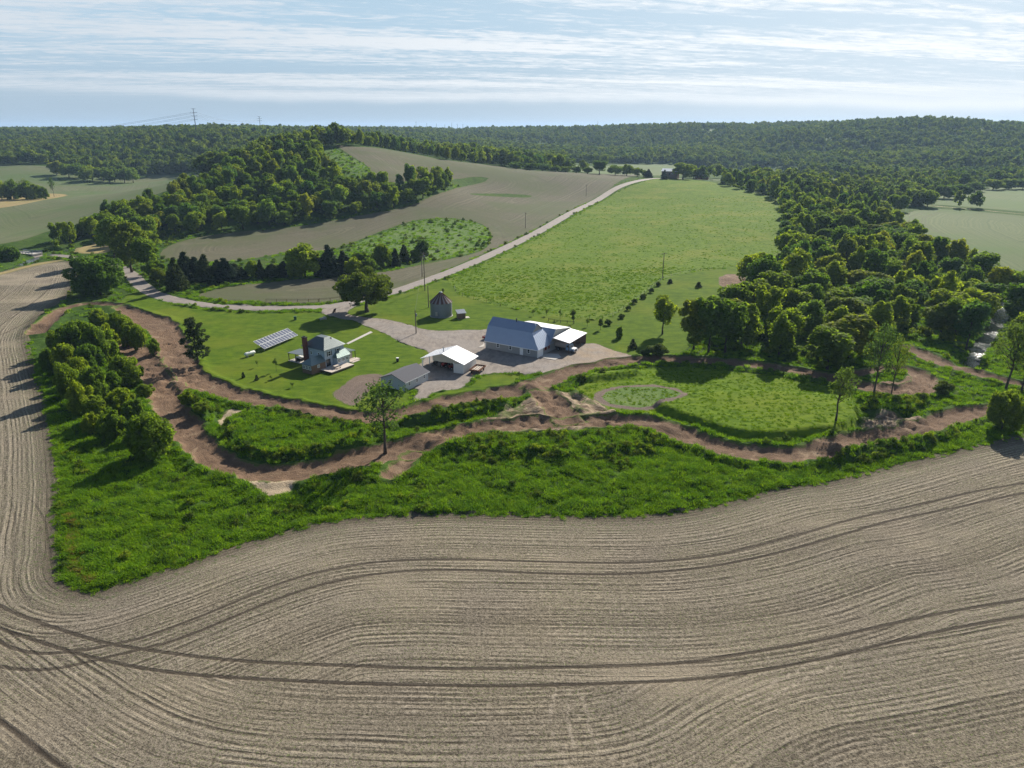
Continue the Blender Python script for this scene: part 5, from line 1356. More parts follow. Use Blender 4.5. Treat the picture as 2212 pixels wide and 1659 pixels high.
def wheel(par, x, y, r, w_, rim='steel', axis='y', name='wheel'):
    m = MB(); a = (0, w_ / 2, 0) if axis == 'y' else (w_ / 2, 0, 0); c = np.array((x, y, r))
    m.lathe([(r * .55, -w_ / 2), (r * .93, -w_ / 2), (r, -w_ * .3), (r, w_ * .3), (r * .93, w_ / 2), (r * .55, w_ / 2)], 20)
    Mx = Matrix.Translation(c) @ (Matrix.Rotation(R(90), 4, 'X') if axis == 'y' else Matrix.Rotation(R(90), 4, 'Y')); m.move(Mx); o = m.build(name, M['tyre'], par, True)
    k_ = MB(); k_.lathe([(.05, -w_ * .53), (r * .5, -w_ * .53), (r * .56, -w_ * .4), (r * .56, w_ * .4), (r * .5, w_ * .53), (.05, w_ * .53)], 16); k_.move(Mx); k_.build('rim', M[rim], o); return o


def tractor(xy, rz, label, col='red', s=1.0):
    t = thing('tractor', label, 'tractor', xy, rz); t.scale = (s, s, s)
    b = MB(); b.extrude([(0.2, -.33, .75), (2.1, -.33, .75), (2.15, -.33, 1.35), (1.9, -.33, 1.5), (.6, -.33, 1.5), (.2, -.33, 1.2)], (0, .66, 0)); b.build('hood', M[col], t)
    b = MB(); b.box(-1.1, .25, -.3, .3, .45, .95); b.box(.2, 1.9, -.16, .16, .4, .74); b.build('chassis', M['dark'], t)
    b = MB(); b.extrude([(-1.0, -.3, 1.0), (-.4, -.3, 1.0), (-.4, -.3, 1.1), (-.9, -.3, 1.12), (-1.05, -.3, 1.6), (-1.15, -.3, 1.6)], (0, .6, 0)); b.build('seat', M['fabric'], t)
    for y in (-.78, .78):
        wheel(t, -.75, y, .72, .36, 'white'); wheel(t, 1.6, y * .85, .38, .2, 'white')
        f = MB(); f.extrude([(-1.4, y - .2, 1.2), (-1.1, y - .2, 1.55), (-.4, y - .2, 1.55), (-.1, y - .2, 1.2), (-.2, y - .2, 1.15), (-.5, y - .2, 1.48), (-1.0, y - .2, 1.48), (-1.3, y - .2, 1.15)], (0, .4, 0)); f.build('fender', M[col], t)
    e = MB(); e.tube((1.2, .1, 1.5), (1.2, .1, 2.2), .05, .05, 8); e.build('exhaust', M['dark'], t)
    s_ = MB(); s_.tube((.25, 0, 1.3), (-.1, 0, 1.62), .03, .03, 6)
    for i in range(10): a, b2 = i * .6283, (i + 1) * .6283; s_.tube((-.1 - .1 * math.sin(a) * 1.0, .22 * math.cos(a), 1.62 + .19 * math.sin(a)), (-.1 - .1 * math.sin(b2), .22 * math.cos(b2), 1.62 + .19 * math.sin(b2)), .02, .02, 5)
    s_.build('steering_wheel', M['dark'], t); return t


def loc2(o, a, x, y): return rot_pt(o, a, (x, y))
tractor(loc2(PB_O, PB_A, 5.0, 4.2), PB_A - R(90), 'red tractor with white rims under the left half of the open shed')
tractor(loc2(PB_O, PB_A, 8.1, 3.2), PB_A - R(120), 'small red tractor beside the white wall panel of the open shed', 'red', .8)
tractor(loc2(PB_O, PB_A, 1.7, 4.4), PB_A - R(80), 'dark machine in the left open bay of the shed', 'dark', .85)

# ---- flat hay wagon beside the shed
wg_o = loc2(PB_O, PB_A, 15.1, 3.3)
wagon = thing('hay_wagon', 'rusty flat wagon loaded with planks beside the white roofed shed', 'wagon', wg_o, PB_A + R(4))
b = MB(); b.box(-1.4, 1.4, -2.4, 2.4, .78, .9); b.build('bed', M['oldwood'], wagon)
b = MB()
for x in (-1.42, 1.36): b.box(x, x + .06, -2.4, 2.4, .9, 1.25)
for y in (-2.42, 2.36): b.box(-1.36, 1.36, y, y + .06, .9, 1.25)
b.build('side_rail', M['rust'], wagon)
b = MB(); b.box(-1.1, -.98, -2.2, 2.2, .6, .775); b.box(.98, 1.1, -2.2, 2.2, .6, .775); b.tube((0, -2.2, .6), (0, -4.6, .45), .07, .05, 6); b.build('chassis', M['rust'], wagon)
for y in (-1.5, 1.5):
    for x in (-1.15, 1.15): wheel(wagon, x, y, .36, .2, 'rust', 'x')
pl = thing('plank_pile', 'pale planks lying on the bed of the rusty wagon', 'planks', wg_o, PB_A + R(4), None, .9)
for i in range(8):
    m = MB(); x = -.9 + i * .22 + rng.normal() * .05; a = rng.normal() * .1; L_ = rng.uniform(1.3, 2.1); z = .003 + .07 * (i % 3)
    m.extrude([(x - .09, -L_, z), (x + .09, -L_, z), (x + .09 + a, L_, z), (x - .09 + a, L_, z)], (0, 0, .06)); m.build('plank', M['deckwood'], pl)

# ---- grey garage
_ga = at([(0, 0)])  # keep order of evaluation simple
def on_z(D, z):
    r_ = ray([D])[0]; t_ = (z - CAM_H) / r_[2]; return np.array((r_[0] * t_, r_[1] * t_))
zA, zB, zC = on_z((820.8 + .10416 * 525, 734.4 + .10416 * 895), 2.35), on_z((820.8 + .10416 * 1035, 734.4 + .10416 * 652), 2.35), on_z((820.8 + .10416 * 245, 734.4 + .10416 * 705), 4.0)
gang = math.atan2(*(zB - zA)[::-1]); gL = float(np.hypot(*(zB - zA)))
gdir = np.array((math.cos(gang), math.sin(gang))); gn = np.array((-gdir[1], gdir[0])); ghw = float((zC - zA) @ gn)
gar = thing('garage', 'small grey sided garage with dark shingle roof', 'garage', zA + gdir * .35 + gn * .35, gang)
Lx, Ly = gL - .7, 2 * ghw - .7
b = MB(); b.box(0, Lx, 0, Ly, -.3, 2.42); b.build('wall', M['siding_garage'], gar)
b = MB(); b.extrude([(.02, .1, 2.42), (.02, Ly - .1, 2.42), (.02, Ly / 2, 3.85)], (.08, 0, 0)); b.extrude([(Lx - .1, .1, 2.42), (Lx - .1, Ly - .1, 2.42), (Lx - .1, Ly / 2, 3.85)], (.08, 0, 0)); b.build('gable', M['siding_garage'], gar)
b = MB(); b.slab([(-.35, -.35, 2.36), (Lx + .35, -.35, 2.36), (Lx + .35, Ly / 2, 4.0), (-.35, Ly / 2, 4.0)], .14); b.slab([(-.35, Ly + .35, 2.36), (-.35, Ly / 2, 4.0), (Lx + .35, Ly / 2, 4.0), (Lx + .35, Ly + .35, 2.36)], .14); b.build('roof', M['shingle'], gar)
t = MB(); t.box(-.35, Lx + .35, -.40, -.352, 2.16, 2.34); t.build('eave_trim', M['white'], gar)
for x in (Lx * .18, Lx * .5, Lx * .82): window(gar, x, 1.05, .55, .85, 0)
window(gar, Ly * .62, 1.3, .7, .9, 0, 'left')
d = MB(); d.box(Lx - .02, Lx + .05, .6, 3.4, 0, 2.1); d.build('garage_door', M['white'], gar)

# ---- farmhouse
HO, HA = (-50.42, 182.15), R(56.7)
hs = thing('farmhouse', 'two storey pale blue farmhouse with green metal hip roof and brick chimney', 'house', HO, HA)
b = MB(); b.box(.35, 7.45, .4, 8.6, -.3, 5.62); b.build('wall', M['siding_house'], hs)
ev = [(-.1, -.05), (7.9, -.05), (7.9, 9.05), (-.1, 9.05)]; tp = [(2.95, 2.95), (4.85, 2.95), (4.85, 6.05), (2.95, 6.05)]; ze, zt = 5.55, 8.0
b = MB()
for i in range(4):
    j = (i + 1) % 4; b.roof([(*ev[i], ze), (*ev[j], ze), (*tp[j], zt), (*tp[i], zt)], .1, .42, .07, .08)
b.box(2.95, 4.85, 2.95, 6.05, zt - .2, zt + .05); rf = b.build('roof', M['roof_green'], hs)
v = MB(); v.tube((4.9, 2.4, 7.2), (4.9, 2.4, 7.75), .22, .22, 8); v.build('roof_vent', M['dark'], rf)
b = MB(); b.box(-.5, .34, 6.7, 7.9, -.2, 8.1); ch = b.build('chimney', M['brick'], hs); b = MB(); b.box(-.58, .42, 6.62, 7.98, 8.1, 8.3); b.tube((-.1, 7.1, 8.3), (-.1, 7.1, 8.6), .14, .14, 8); b.tube((-.1, 7.6, 8.3), (-.1, 7.6, 8.55), .14, .14, 8); b.build('chimney_cap', M['dark'], ch)
for x in (2.1, 5.2): window(hs, x, 3.6, .85, 1.2, .4, 'front', 'white', True)
for y in (2.6, 5.6): window(hs, y, 3.6, .55, .8, .35, 'left')
b = MB(); b.box(.75, 2.25, .36, .42, .75, 2.75); b.box(1.48, 1.52, .33, .37, .75, 2.75); b.build('sliding_door', M['glass'], hs)
# brown wooden wing in front
b = MB(); b.box(-4.6, .34, .2, 3.9, -.3, 2.62); b.build('wing_wall', M['wood_brown'], hs)
b = MB(); e0, e1 = (-4.95, -.12), (.34, 4.25); rg = [(-3.0, 2.05, 4.1), (.34, 2.05, 4.1)]
b.roof([(e0[0], e0[1], 2.6), (e1[0], e0[1], 2.6), rg[1], rg[0]], .09, .42, .05, .05); b.slab([(e0[0], e1[1], 2.6), rg[0], rg[1], (e1[0], e1[1], 2.6)]); b.roof([(e0[0], e0[1], 2.6), rg[0], (e0[0], e1[1], 2.6)], .09, .42, .05, .05); b.build('wing_roof', M['roof_greenlight'], hs)
for y in (.9, 2.05, 3.2): window(hs, y, 1.35, .75, .8, -4.6, 'left', 'white', False, 2)
window(hs, -2.2, 1.5, .6, .6, .2, 'front', 'white', False, 2)
# single storey addition on the right of the front
b = MB(); b.box(3.2, 7.6, -1.3, .38, -.3, 2.95); b.build('addition_wall', M['siding_house'], hs)
b = MB(); b.roof([(2.9, -1.65, 2.92), (7.9, -1.65, 2.92), (7.9, .36, 4.2), (4.4, .36, 4.2)], .09, .42, .06, .07); b.slab([(2.9, -1.65, 2.92), (4.4, .36, 4.2), (2.9, .36, 2.92)]); b.build('addition_roof', M['roof_greenlight'], hs)
for x in (3.9, 5.4, 6.8): window(hs, x, 1.6, .8, .75, -1.3, 'front', 'white', False, 2)
# right hand porch room
b = MB(); b.box(7.46, 11.2, 1.3, 5.2, -.3, 2.7); b.build('porch_wall', M['metal_tan'], hs)
b = MB(); b.roof([(7.46, .5, 3.0), (12.0, .5, 2.62), (12.0, 5.8, 2.62), (7.46, 5.8, 3.3)], .09, .42, .05, .05); b.build('porch_roof', M['roof_greenlight'], hs)
window(hs, 9.6, 1.0, 1.3, 1.3, 1.3, 'front', 'white', False, 2)
for x in (11.8,): q = MB(); q.box(x - .07, x + .07, .65, .79, -.3, 2.6); q.build('porch_post', M['dark'], hs)
b = MB(); b.box(8.4, 12.2, -.8, 1.25, .1, .35); b.box(8.6, 11.4, -1.6, -.82, .0, .2); b.build('porch_floor', M['deckwood'], hs)
# left porch on posts
b = MB(); b.slab([(.0, 9.1, 2.75), (4.6, 9.1, 2.75), (4.6, 15.3, 2.45), (.0, 15.3, 2.45)], .1); b.build('porch_roof', M['roof_green'], hs)
for x, y in ((.25, 15.0), (4.3, 15.0), (.25, 12.1), (4.3, 12.1)):
    q = MB(); q.box(x - .08, x + .08, y - .08, y + .08, -.3, 2.45); q.tube((x, y, 1.7), (x, y - .6, 2.4), .05, .05, 5); q.build('porch_post', M['oldwood'], hs)
b = MB(); b.box(0, 4.5, 9.1, 15.2, -.1, .12); b.build('porch_floor', M['concrete'], hs)
window(hs, 1.6, .9, .9, 1.4, 8.6, 'back')
# timber deck with rail and things on it
dk = MB(); dk.box(-1.7, 3.15, -4.1, .18, .55, .7); dk.box(3.15, 6.6, -4.1, -1.35, .55, .7); dk.build('deck', M['deckwood'], hs)
q = MB()
for x in (-1.5, 1.0, 3.6, 6.3):
    q.box(x, x + .14, -3.95, -3.81, -.3, .55)
    if x < 3: q.box(x, x + .14, -1.0, -.86, -.3, .55)
q.box(-1.68, 6.58, -4.08, -4.04, .2, .549); q.build('deck_support', M['oldwood'], hs)
def hloc(x, y): return rot_pt(HO, HA, (x, y))
def patio_table(xy, label, z):
    t = thing('patio_table', label, 'table', xy, HA, None, z); m = MB(); m.box(-.8, .8, -.45, .45, .68, .73); m.build('table_top', M['deckwood'], t)
    for x, y in ((-.7, -.35), (.7, -.35), (.7, .35), (-.7, .35)): l = MB(); l.box(x - .04, x + .04, y - .04, y + .04, 0, .68); l.build('leg', M['oldwood'], t)
patio_table(hloc(1.6, -2.4), 'wooden table on the timber deck of the farmhouse', .7)
bq = thing('bench', 'plain wooden bench on the timber deck beside the table', 'bench', hloc(1.6, -3.3), HA, None, .7)
m = MB(); m.box(-.75, .75, -.17, .17, .40, .45); m.build('seat', M['deckwood'], bq)
for x in (-.6, .6): l = MB(); l.box(x - .04, x + .04, -.14, .14, 0, .40); l.build('leg', M['oldwood'], bq)
hb = thing('hot_tub', 'dark box with pale lid under the left porch of the house', 'tub', hloc(2.2, 12.6), HA, None, .12)
m = MB(); m.box(-1, 1, -1, 1, 0, .85); m.build('cabinet', M['dark'], hb); m = MB(); m.box(-1.05, 1.05, -1.05, 1.05, .85, .97); m.build('lid', M['white'], hb)

# ---- grain bin and little wooden shed
BIN = (-24.7, 241.7)
bn = thing('grain_bin', 'round corrugated steel grain bin with rusty cone roof', 'grain bin', BIN)
prof = [];  z = -.2
while z < 4.95: prof += [(3.72, z), (3.78, z + .055)]; z += .11
b = MB(); b.lathe(prof, 40); b.build('wall', M['galv'], bn, True)
b = MB(); b.lathe([(3.98, 4.85), (3.98, 4.92), (.55, 8.05), (.5, 8.25), (.2, 8.4)], 40); rf = b.build('roof', M['binroof'], bn)
r = MB()
for i in range(30): a = i * 2 * math.pi / 30; r.tube((3.97 * math.cos(a), 3.97 * math.sin(a), 4.96), (.6 * math.cos(a), .6 * math.sin(a), 8.06), .05, .04, 4)
r.build('roof_rib', M['rust'], rf); b = MB(); b.lathe([(.56, 8.1), (.6, 8.32), (.5, 8.42), (.1, 8.5)], 16); b.build('cap', M['galv'], rf)
b = MB(); b.box(-1.65, -.95, -3.62, -3.86, .7, 2.1); b.build('door', M['steel'], bn)
b = MB(); b.lathe([(4.0, -.3), (4.0, .06)], 40); b.build('foundation', M['concrete'], bn)
sh_o = (-17.6, 238.2)
sh = thing('small_shed', 'little brown wooden shed right of the grain bin', 'shed', sh_o, R(20))
b = MB(); b.box(-1.3, 1.3, -1.2, 1.2, 0, 2.0); b.build('wall', M['wood_brown'], sh); b = MB(); b.roof([(-1.6, -1.5, 2.0), (1.6, -1.5, 2.0), (1.6, 1.5, 2.75), (-1.6, 1.5, 2.75)], .08, .5, .03, .04); b.build('roof', M['galv'], sh)
b = MB(); b.box(.2, 1.1, -1.26, -1.18, .1, 1.8); b.build('door', M['oldwood'], sh); b = MB(); b.box(1.3, 2.9, -1.1, 1.1, -.1, .15); b.build('step', M['concrete'], sh)
b = MB(); b.extrude([(-1.28, -1.15, 2.0), (-1.28, 1.15, 2.0), (-1.28, 1.15, 2.62)], (.08, 0, 0)); b.extrude([(1.2, -1.15, 2.0), (1.2, 1.15, 2.0), (1.2, 1.15, 2.62)], (.08, 0, 0)); b.build('gable', M['wood_brown'], sh)

# ---- solar array and gas tank
lo0, lo1, hi0, hi1 = [np.array((*on_z(d, z), z)) for d, z in (((489.6 + .2279 * 350, 590.4 + .2279 * 720), .85), ((489.6 + .2279 * 675, 590.4 + .2279 * 590), .85), ((489.6 + .2279 * 258, 590.4 + .2279 * 645), 2.75), ((489.6 + .2279 * 580, 590.4 + .2279 * 515), 2.75))]
so = (lo0 + lo1 + hi0 + hi1) / 4; U = ((lo1 - lo0) + (hi1 - hi0)) / 2; U[2] = 0; LU = np.linalg.norm(U); U /= LU; V_ = ((hi0 - lo0) + (hi1 - lo1)) / 2; V_ -= U * (V_ @ U); LV = np.linalg.norm(V_); V_ /= LV; Nn = np.cross(U, V_); Nn = Nn if Nn[2] > 0 else -Nn
sa = thing('solar_array', 'ground mounted solar array of two panel rows on the lawn', 'solar array', so[:2]); C0 = np.array((0, 0, so[2]))
def sp(u, v, n): return tuple(C0 + U * u + V_ * v + Nn * n)
def sbox(mb, u0, u1, v0, v1, n0, n1): mb.extrude([sp(u0, v0, n0), sp(u1, v0, n0), sp(u1, v1, n0), sp(u0, v1, n0)], Nn * (n1 - n0)); return mb
NC = 12; pw, ph = LU / NC, LV / 2
for r_ in range(2):
    for c_ in range(NC):
        u0, v0 = -LU / 2 + c_ * pw, -LV / 2 + r_ * ph
        f = MB(); sbox(f, u0 + .03, u0 + pw - .03, v0 + .03, v0 + ph - .03, -.02, .02); fo = f.build('solar_panel', M['white'], sa); gl = MB(); sbox(gl, u0 + .08, u0 + pw - .08, v0 + .08, v0 + ph - .08, .021, .026); gl.build('cell_sheet', M['solar'], fo)
f = MB()
for v0 in (-LV * .3, LV * .3): a, b_ = sp(-LU / 2, v0, -.1), sp(LU / 2, v0, -.1); f.tube(a, b_, .05, .05, 6)
f.build('mount_rail', M['steel'], sa)
for k_ in range(5):
    u = -LU * .44 + LU * .88 * k_ / 4
    for v0 in (-LV * .3, LV * .3): a = sp(u, v0, -.12); q = MB(); q.tube((a[0], a[1], -.4), a, .06, .06, 6); q.build('leg', M['steel'], sa)
t0, t1 = at([(489.6 + .2279 * 182, 590.4 + .2279 * 795), (489.6 + .2279 * 262, 590.4 + .2279 * 772)])[:, :2]
tk = thing('gas_tank', 'white cylindrical gas tank lying on the lawn near the solar array', 'gas tank', (t0 + t1) / 2, math.atan2(*(t1 - t0)[::-1]))
m = MB(); m.lathe([(.02, -1.75), (.3, -1.68), (.48, -1.5), (.52, -1.3), (.52, 1.3), (.48, 1.5), (.3, 1.68), (.02, 1.75)], 18); m.move(Matrix.Translation((0, 0, .85)) @ Matrix.Rotation(R(90), 4, 'Y')); tko = m.build('tank', M['tankwhite'], tk, True)
m = MB(); m.tube((0, 0, 1.34), (0, 0, 1.55), .2, .18, 10); m.build('valve_dome', M['green_box'], tko)
for x in (-1, 1): m = MB(); m.box(x - .12, x + .12, -.45, .45, -.1, .42); m.build('foot', M['concrete'], tk)

# ---- vehicles
def truck(xy, rz):
    t = thing('tank_truck', 'old pale blue tank truck parked under the lean-to', 'truck', xy, rz)
    m = MB(); m.box(-3.6, 2.6, -.42, .42, .55, .78); m.build('chassis', M['dark'], t)
    m = MB(); m.lathe([(.02, -3.5), (.5, -3.48), (.78, -3.35), (.82, -3.2), (.82, .2), (.78, .35), (.5, .48), (.02, .5)], 18); m.move(Matrix.Translation((0, 0, 1.65)) @ Matrix.Rotation(R(90), 4, 'Y')); m.build('tank', M['tankrust'], t, True)
    m = MB(); m.extrude([(.7, -.98, .6), (2.2, -.98, .6), (2.2, -.98, 1.45), (1.85, -.92, 2.25), (.8, -.92, 2.3), (.7, -.98, 1.45)], (0, 1.96, 0)); cb = m.build('cab', M['blue'], t)
    m = MB(); m.extrude([(2.215, -.8, 1.5), (1.885, -.8, 2.17), (1.885, .8, 2.17), (2.215, .8, 1.5)], (.02, 0, .01)); m.build('windshield', M['glass'], cb)
    for y in (-.995, .975): m = MB(); m.extrude([(.95, y, 1.5), (2.0, y, 1.5), (1.75, y, 2.12), (.95, y, 2.12)], (0, .02, 0)); w_ = m.build('side_window', M['glass'], cb)
    m = MB(); m.extrude([(2.202, -.85, .75), (3.5, -.85, .75), (3.55, -.85, 1.2), (3.4, -.85, 1.36), (2.202, -.85, 1.45)], (0, 1.7, 0)); m.build('hood', M['white'], t)
    m = MB(); m.box(3.56, 3.72, -1.0, 1.0, .5, .72); m.build('bumper', M['steel'], t); m = MB(); m.box(3.552, 3.58, -.5, .5, .78, 1.15); m.build('grille', M['dark'], t)
    for y in (-.72, .72):
        m = MB(); m.tube((3.54, y, 1.0), (3.6, y, 1.0), .13, .13, 12); m.build('headlight', M['lamp'], t)
        m = MB(); m.extrude([(2.3, y * 1.32 - .16, .7), (2.5, y * 1.32 - .16, 1.08), (3.3, y * 1.32 - .16, 1.08), (3.5, y * 1.32 - .16, .7), (3.4, y * 1.32 - .16, .7), (3.2, y * 1.32 - .16, 1.0), (2.6, y * 1.32 - .16, 1.0), (2.4, y * 1.32 - .16, .7)], (0, .32, 0)); m.build('fender', M['blue'], t)
        wheel(t, 2.9, y * 1.2, .45, .26); wheel(t, -1.9, y * 1.2, .45, .42)
    return t
truck(rot_pt(BARN_O, BARN_A, (21.5, 10.2)), BARN_A + R(-4))
def pickup(xy, rz):
    t = thing('pickup_truck', 'red pickup truck parked behind the left end of the long barn', 'pickup', xy, rz)
    m = MB(); m.extrude([(-2.6, -.9, .45), (2.5, -.9, .45), (2.6, -.9, .8), (2.45, -.9, 1.05), (1.0, -.9, 1.12), (-2.6, -.9, 1.1)], (0, 1.8, 0)); m.build('body', M['red'], t)
    m = MB(); m.extrude([(-.75, -.82, 1.1), (1.0, -.82, 1.12), (.45, -.76, 1.75), (-.6, -.76, 1.78)], (0, 1.64, 0)); cb = m.build('cab', M['red'], t)
    for y in (-.845, .825): m = MB(); m.extrude([(-.6, y, 1.2), (.75, y, 1.2), (.38, y, 1.66), (-.52, y, 1.68)], (0, .02, 0)); m.build('side_window', M['glass'], cb)
    m = MB(); m.extrude([(1.02, -.7, 1.14), (.47, -.7, 1.73), (.47, .7, 1.73), (1.02, .7, 1.14)], (.03, 0, .03)); m.build('windshield', M['glass'], cb)
    m = MB(); m.box(-2.5, -.9, -.78, .78, 1.1, 1.12); m.build('bed', M['dark'], t)
    for x in (-1.65, 1.65):
        for y in (-.82, .82): wheel(t, x, y, .38, .24)
    for y in (-.65, .65): m = MB(); m.box(2.55, 2.62, y - .16, y + .16, .75, .95); m.build('headlight', M['lamp'], t)
    m = MB(); m.box(2.55, 2.72, -.9, .9, .42, .6); m.build('bumper', M['steel'], t)
pickup(rot_pt(BARN_O, BARN_A, (-3.5, 8.2)), BARN_A + R(12))

# ---- poles, wires
def pole_at(bx, by, ty, label, arms=1, box=False):
    p = put([(bx, by)])[0]; r_ = ray([(bx, ty)])[0]; h = CAM_H + r_[2] * p[1] / r_[1] - p[2]
    e = empty('utility_pole', tuple(p)); tag(e, label, 'utility pole', 'utility poles along the road and yard')
    m = MB(); m.tube((0, 0, -.5), (0, 0, h), .19, .13, 8); m.build('pole', M['polewood'], e)
    for k_ in range(arms): m = MB(); m.box(-1.1, 1.1, -.07, .07, h - .5 - .9 * k_, h - .36 - .9 * k_); a = m.build('crossarm', M['polewood'], e)
    if arms:
        for x in (-1.0, 0, 1.0): i = MB(); i.tube((x, 0, h - .36), (x, 0, h - .12), .06, .05, 6); i.build('insulator', M['galv'], e)
    if box: m = MB(); m.tube((.32, 0, h - 2.0), (.32, 0, h - 1.1), .22, .22, 10); m.build('transformer', M['galv'], e)
    return np.array((p[0], p[1], p[2] + h - .2))
pt = [pole_at(899, 720, 670, 'dark pole standing on the gravel yard by the driveway', 0, True), pole_at(918, 628, 545, 'tall pole on the grass between road and grain bin', 1, True), pole_at(926, 664, 617, 'pole half hidden behind the grain bin', 0),
      pole_at(912, 598, 553, 'pole at the field side of the road behind the hedgerow', 1), pole_at(1135, 493, 459, 'pole beside the road halfway up the field', 1), pole_at(1266, 424, 399, 'pole beside the road near the crest', 1), pole_at(1380, 385, 373, 'farthest small pole at the crest of the road', 1),
      pole_at(1431, 601, 546, 'lone pole at the meadow fence corner', 1), pole_at(562, 602, 561, 'pale pole standing in the hedgerow left of the maple', 1), pole_at(1788, 570, 545, 'weathered pole among the trees of the right woodland', 1)]
def wire(a, b, sag, label, name='power_line', r_=.02, n=14):
    a, b = np.array(a), np.array(b); P = [a + (b - a) * t - np.array((0, 0, 4 * sag * t * (1 - t))) for t in np.linspace(0, 1, n)]
    m = MB(); c = P[0]; m.path([tuple(p - c) for p in P], r_, 5); o = m.build(name, M['pylon']); o.location = tuple(c); tag(o, label, 'power line', 'overhead wires'); return o
wire(pt[3], pt[4], 1.5, 'wire between the hedgerow pole and the next roadside pole'); wire(pt[4], pt[5], 1.5, 'wire between the two upper roadside poles'); wire(pt[5], pt[6], 1.2, 'wire running over the crest of the road'); wire(pt[1], pt[0], .8, 'wire from the tall roadside pole to the yard pole'); wire(pt[3], pt[8], 2, 'wire running left over the hedgerow')

def pylon(x, y, h, label, ang, arms=4, s=1.0):
    e = empty('transmission_tower', (x, y, gz(x, y)), ang); tag(e, label, 'pylon', 'transmission towers')
    m = MB(); m.tube((0, 0, -1), (0, 0, h), .85 * s, .38 * s, 8); m.build('mast', M['pylon'], e)
    for k_ in range(arms):
        z = h - 1 - k_ * h * .115; w_ = (5.2 if k_ else 3.6); m = MB(); m.tube((-w_, 0, z + .5), (0, 0, z), .2, .28, 5); m.tube((0, 0, z), (w_, 0, z + .5), .28, .2, 5); m.build('crossarm', M['pylon'], e)
    return [np.array((x + math.cos(ang) * sx_ * 5, y + math.sin(ang) * sx_ * 5, gz(x, y) + h - 1 - k_ * h * .115)) for k_ in range(1, arms) for sx_ in (-1, 1)]
q1 = at_dist([(425, 290)], 1250)[0]; h1 = CAM_H + ray([(419, 234)])[0][2] * 1250 / ray([(419, 234)])[0][1] - gz(q1[0], q1[1])
A1 = pylon(q1[0], q1[1], h1, 'tall transmission mast on the wooded hill at the left', R(40))
q2 = at_dist([(563, 280)], 1650)[0]; h2 = CAM_H + ray([(563, 251)])[0][2] * 1650 / ray([(563, 251)])[0][1] - gz(q2[0], q2[1])
A2 = pylon(q2[0], q2[1], h2, 'farther transmission mast right of the tall one', R(10), 3)
for k_, a in enumerate(A1):
    wire(a, (-1050 + (k_ % 2) * 14, 560, 38 - 4 * (k_ // 2)), 26, 'high voltage wire sagging left from the tall mast', 'transmission_wire', .13, 24)
    if k_ < 4: wire(a, A2[k_ % len(A2)], 9, 'high voltage wire between the two masts', 'transmission_wire', .10, 16)
for x, ty in ((899, 262), (922, 266), (943, 267), (961, 269), (976, 265), (988, 267), (1000, 268), (1009, 270)):
    q = at_dist([(x, 276)], 5200)[0]; z = gz(q[0], q[1]); top = CAM_H + ray([(x, ty)])[0][2] * 5200 / ray([(x, ty)])[0][1]
    pylon(q[0], q[1], max(top - z, 30), 'tiny transmission mast far away on the skyline', 0.0, 2, 2.2)
q = at_dist([(1291, 275)], 2600)[0]; rm = thing('radio_mast', 'slim radio mast on the skyline right of centre', 'mast', q[:2]); hm = CAM_H + ray([(1291, 262)])[0][2] * 2600 / ray([(1291, 262)])[0][1] - gz(*q[:2]); m = MB(); m.tube((0, 0, 0), (0, 0, hm), 1.0, .5, 6); m.build('mast', M['galv'], rm); m = MB(); m.tube((-1.6, 0, hm * .9), (1.6, 0, hm * .9), .4, .4, 6); m.build('antenna', M['white'], rm)

# ---- fences
def fence(D, label, step, rails=0, h=1.2, closed=False, mat='oldwood'):
    L = resample(chaikin(at(D)[:, :2], False, 1), False, 0, .5); s = np.concatenate([[0], np.cumsum(np.hypot(*np.diff(L, axis=0).T))]); n = max(2, int(s[-1] / step)); q = np.stack([np.interp(np.linspace(0, s[-1], n), s, L[:, i]) for i in (0, 1)], 1); Q = z_of(q)
    e = empty('wire_fence' if not rails else 'rail_fence', tuple(Q[0])); tag(e, label, 'fence')
    for p in Q: m = MB(); d = p - Q[0]; m.tube((d[0], d[1], d[2] - .3), (d[0], d[1], d[2] + h), .09 if rails else .06, None, 6); m.build('post', M[mat], e)
    m = MB()
    for k_ in range(rails or 3): m.path([tuple(p - Q[0] + np.array((0, 0, h * (.9 - .3 * k_)))) for p in Q], .05 if rails else .012, 4)
    m.build('rail' if rails else 'wire', M[mat] if rails else M['galv'], e); return e
fence([(1240, 692), (1310, 690), (1354, 664), (1400, 628), (1433, 602)], 'wire fence climbing along the lower right side of the meadow', 5.0)
fence([(1433, 602), (1480, 589), (1560, 579), (1640, 574)], 'wire fence running right from the lone pole at the meadow corner', 6.0)
fence([(981, 622), (986, 636), (1055, 656), (1150, 676)], 'low wire fence behind the grain bin along the meadow', 6.0)
fence([(575, 652), (640, 653), (700, 651), (735, 646)], 'old rail fence on the far side of the road bend', 3.2, 2)
fence([(1185, 693), (1205, 697), (1240, 700)], 'short garden fence behind the long barn', 1.6, 2, 1.0, mat='dark')

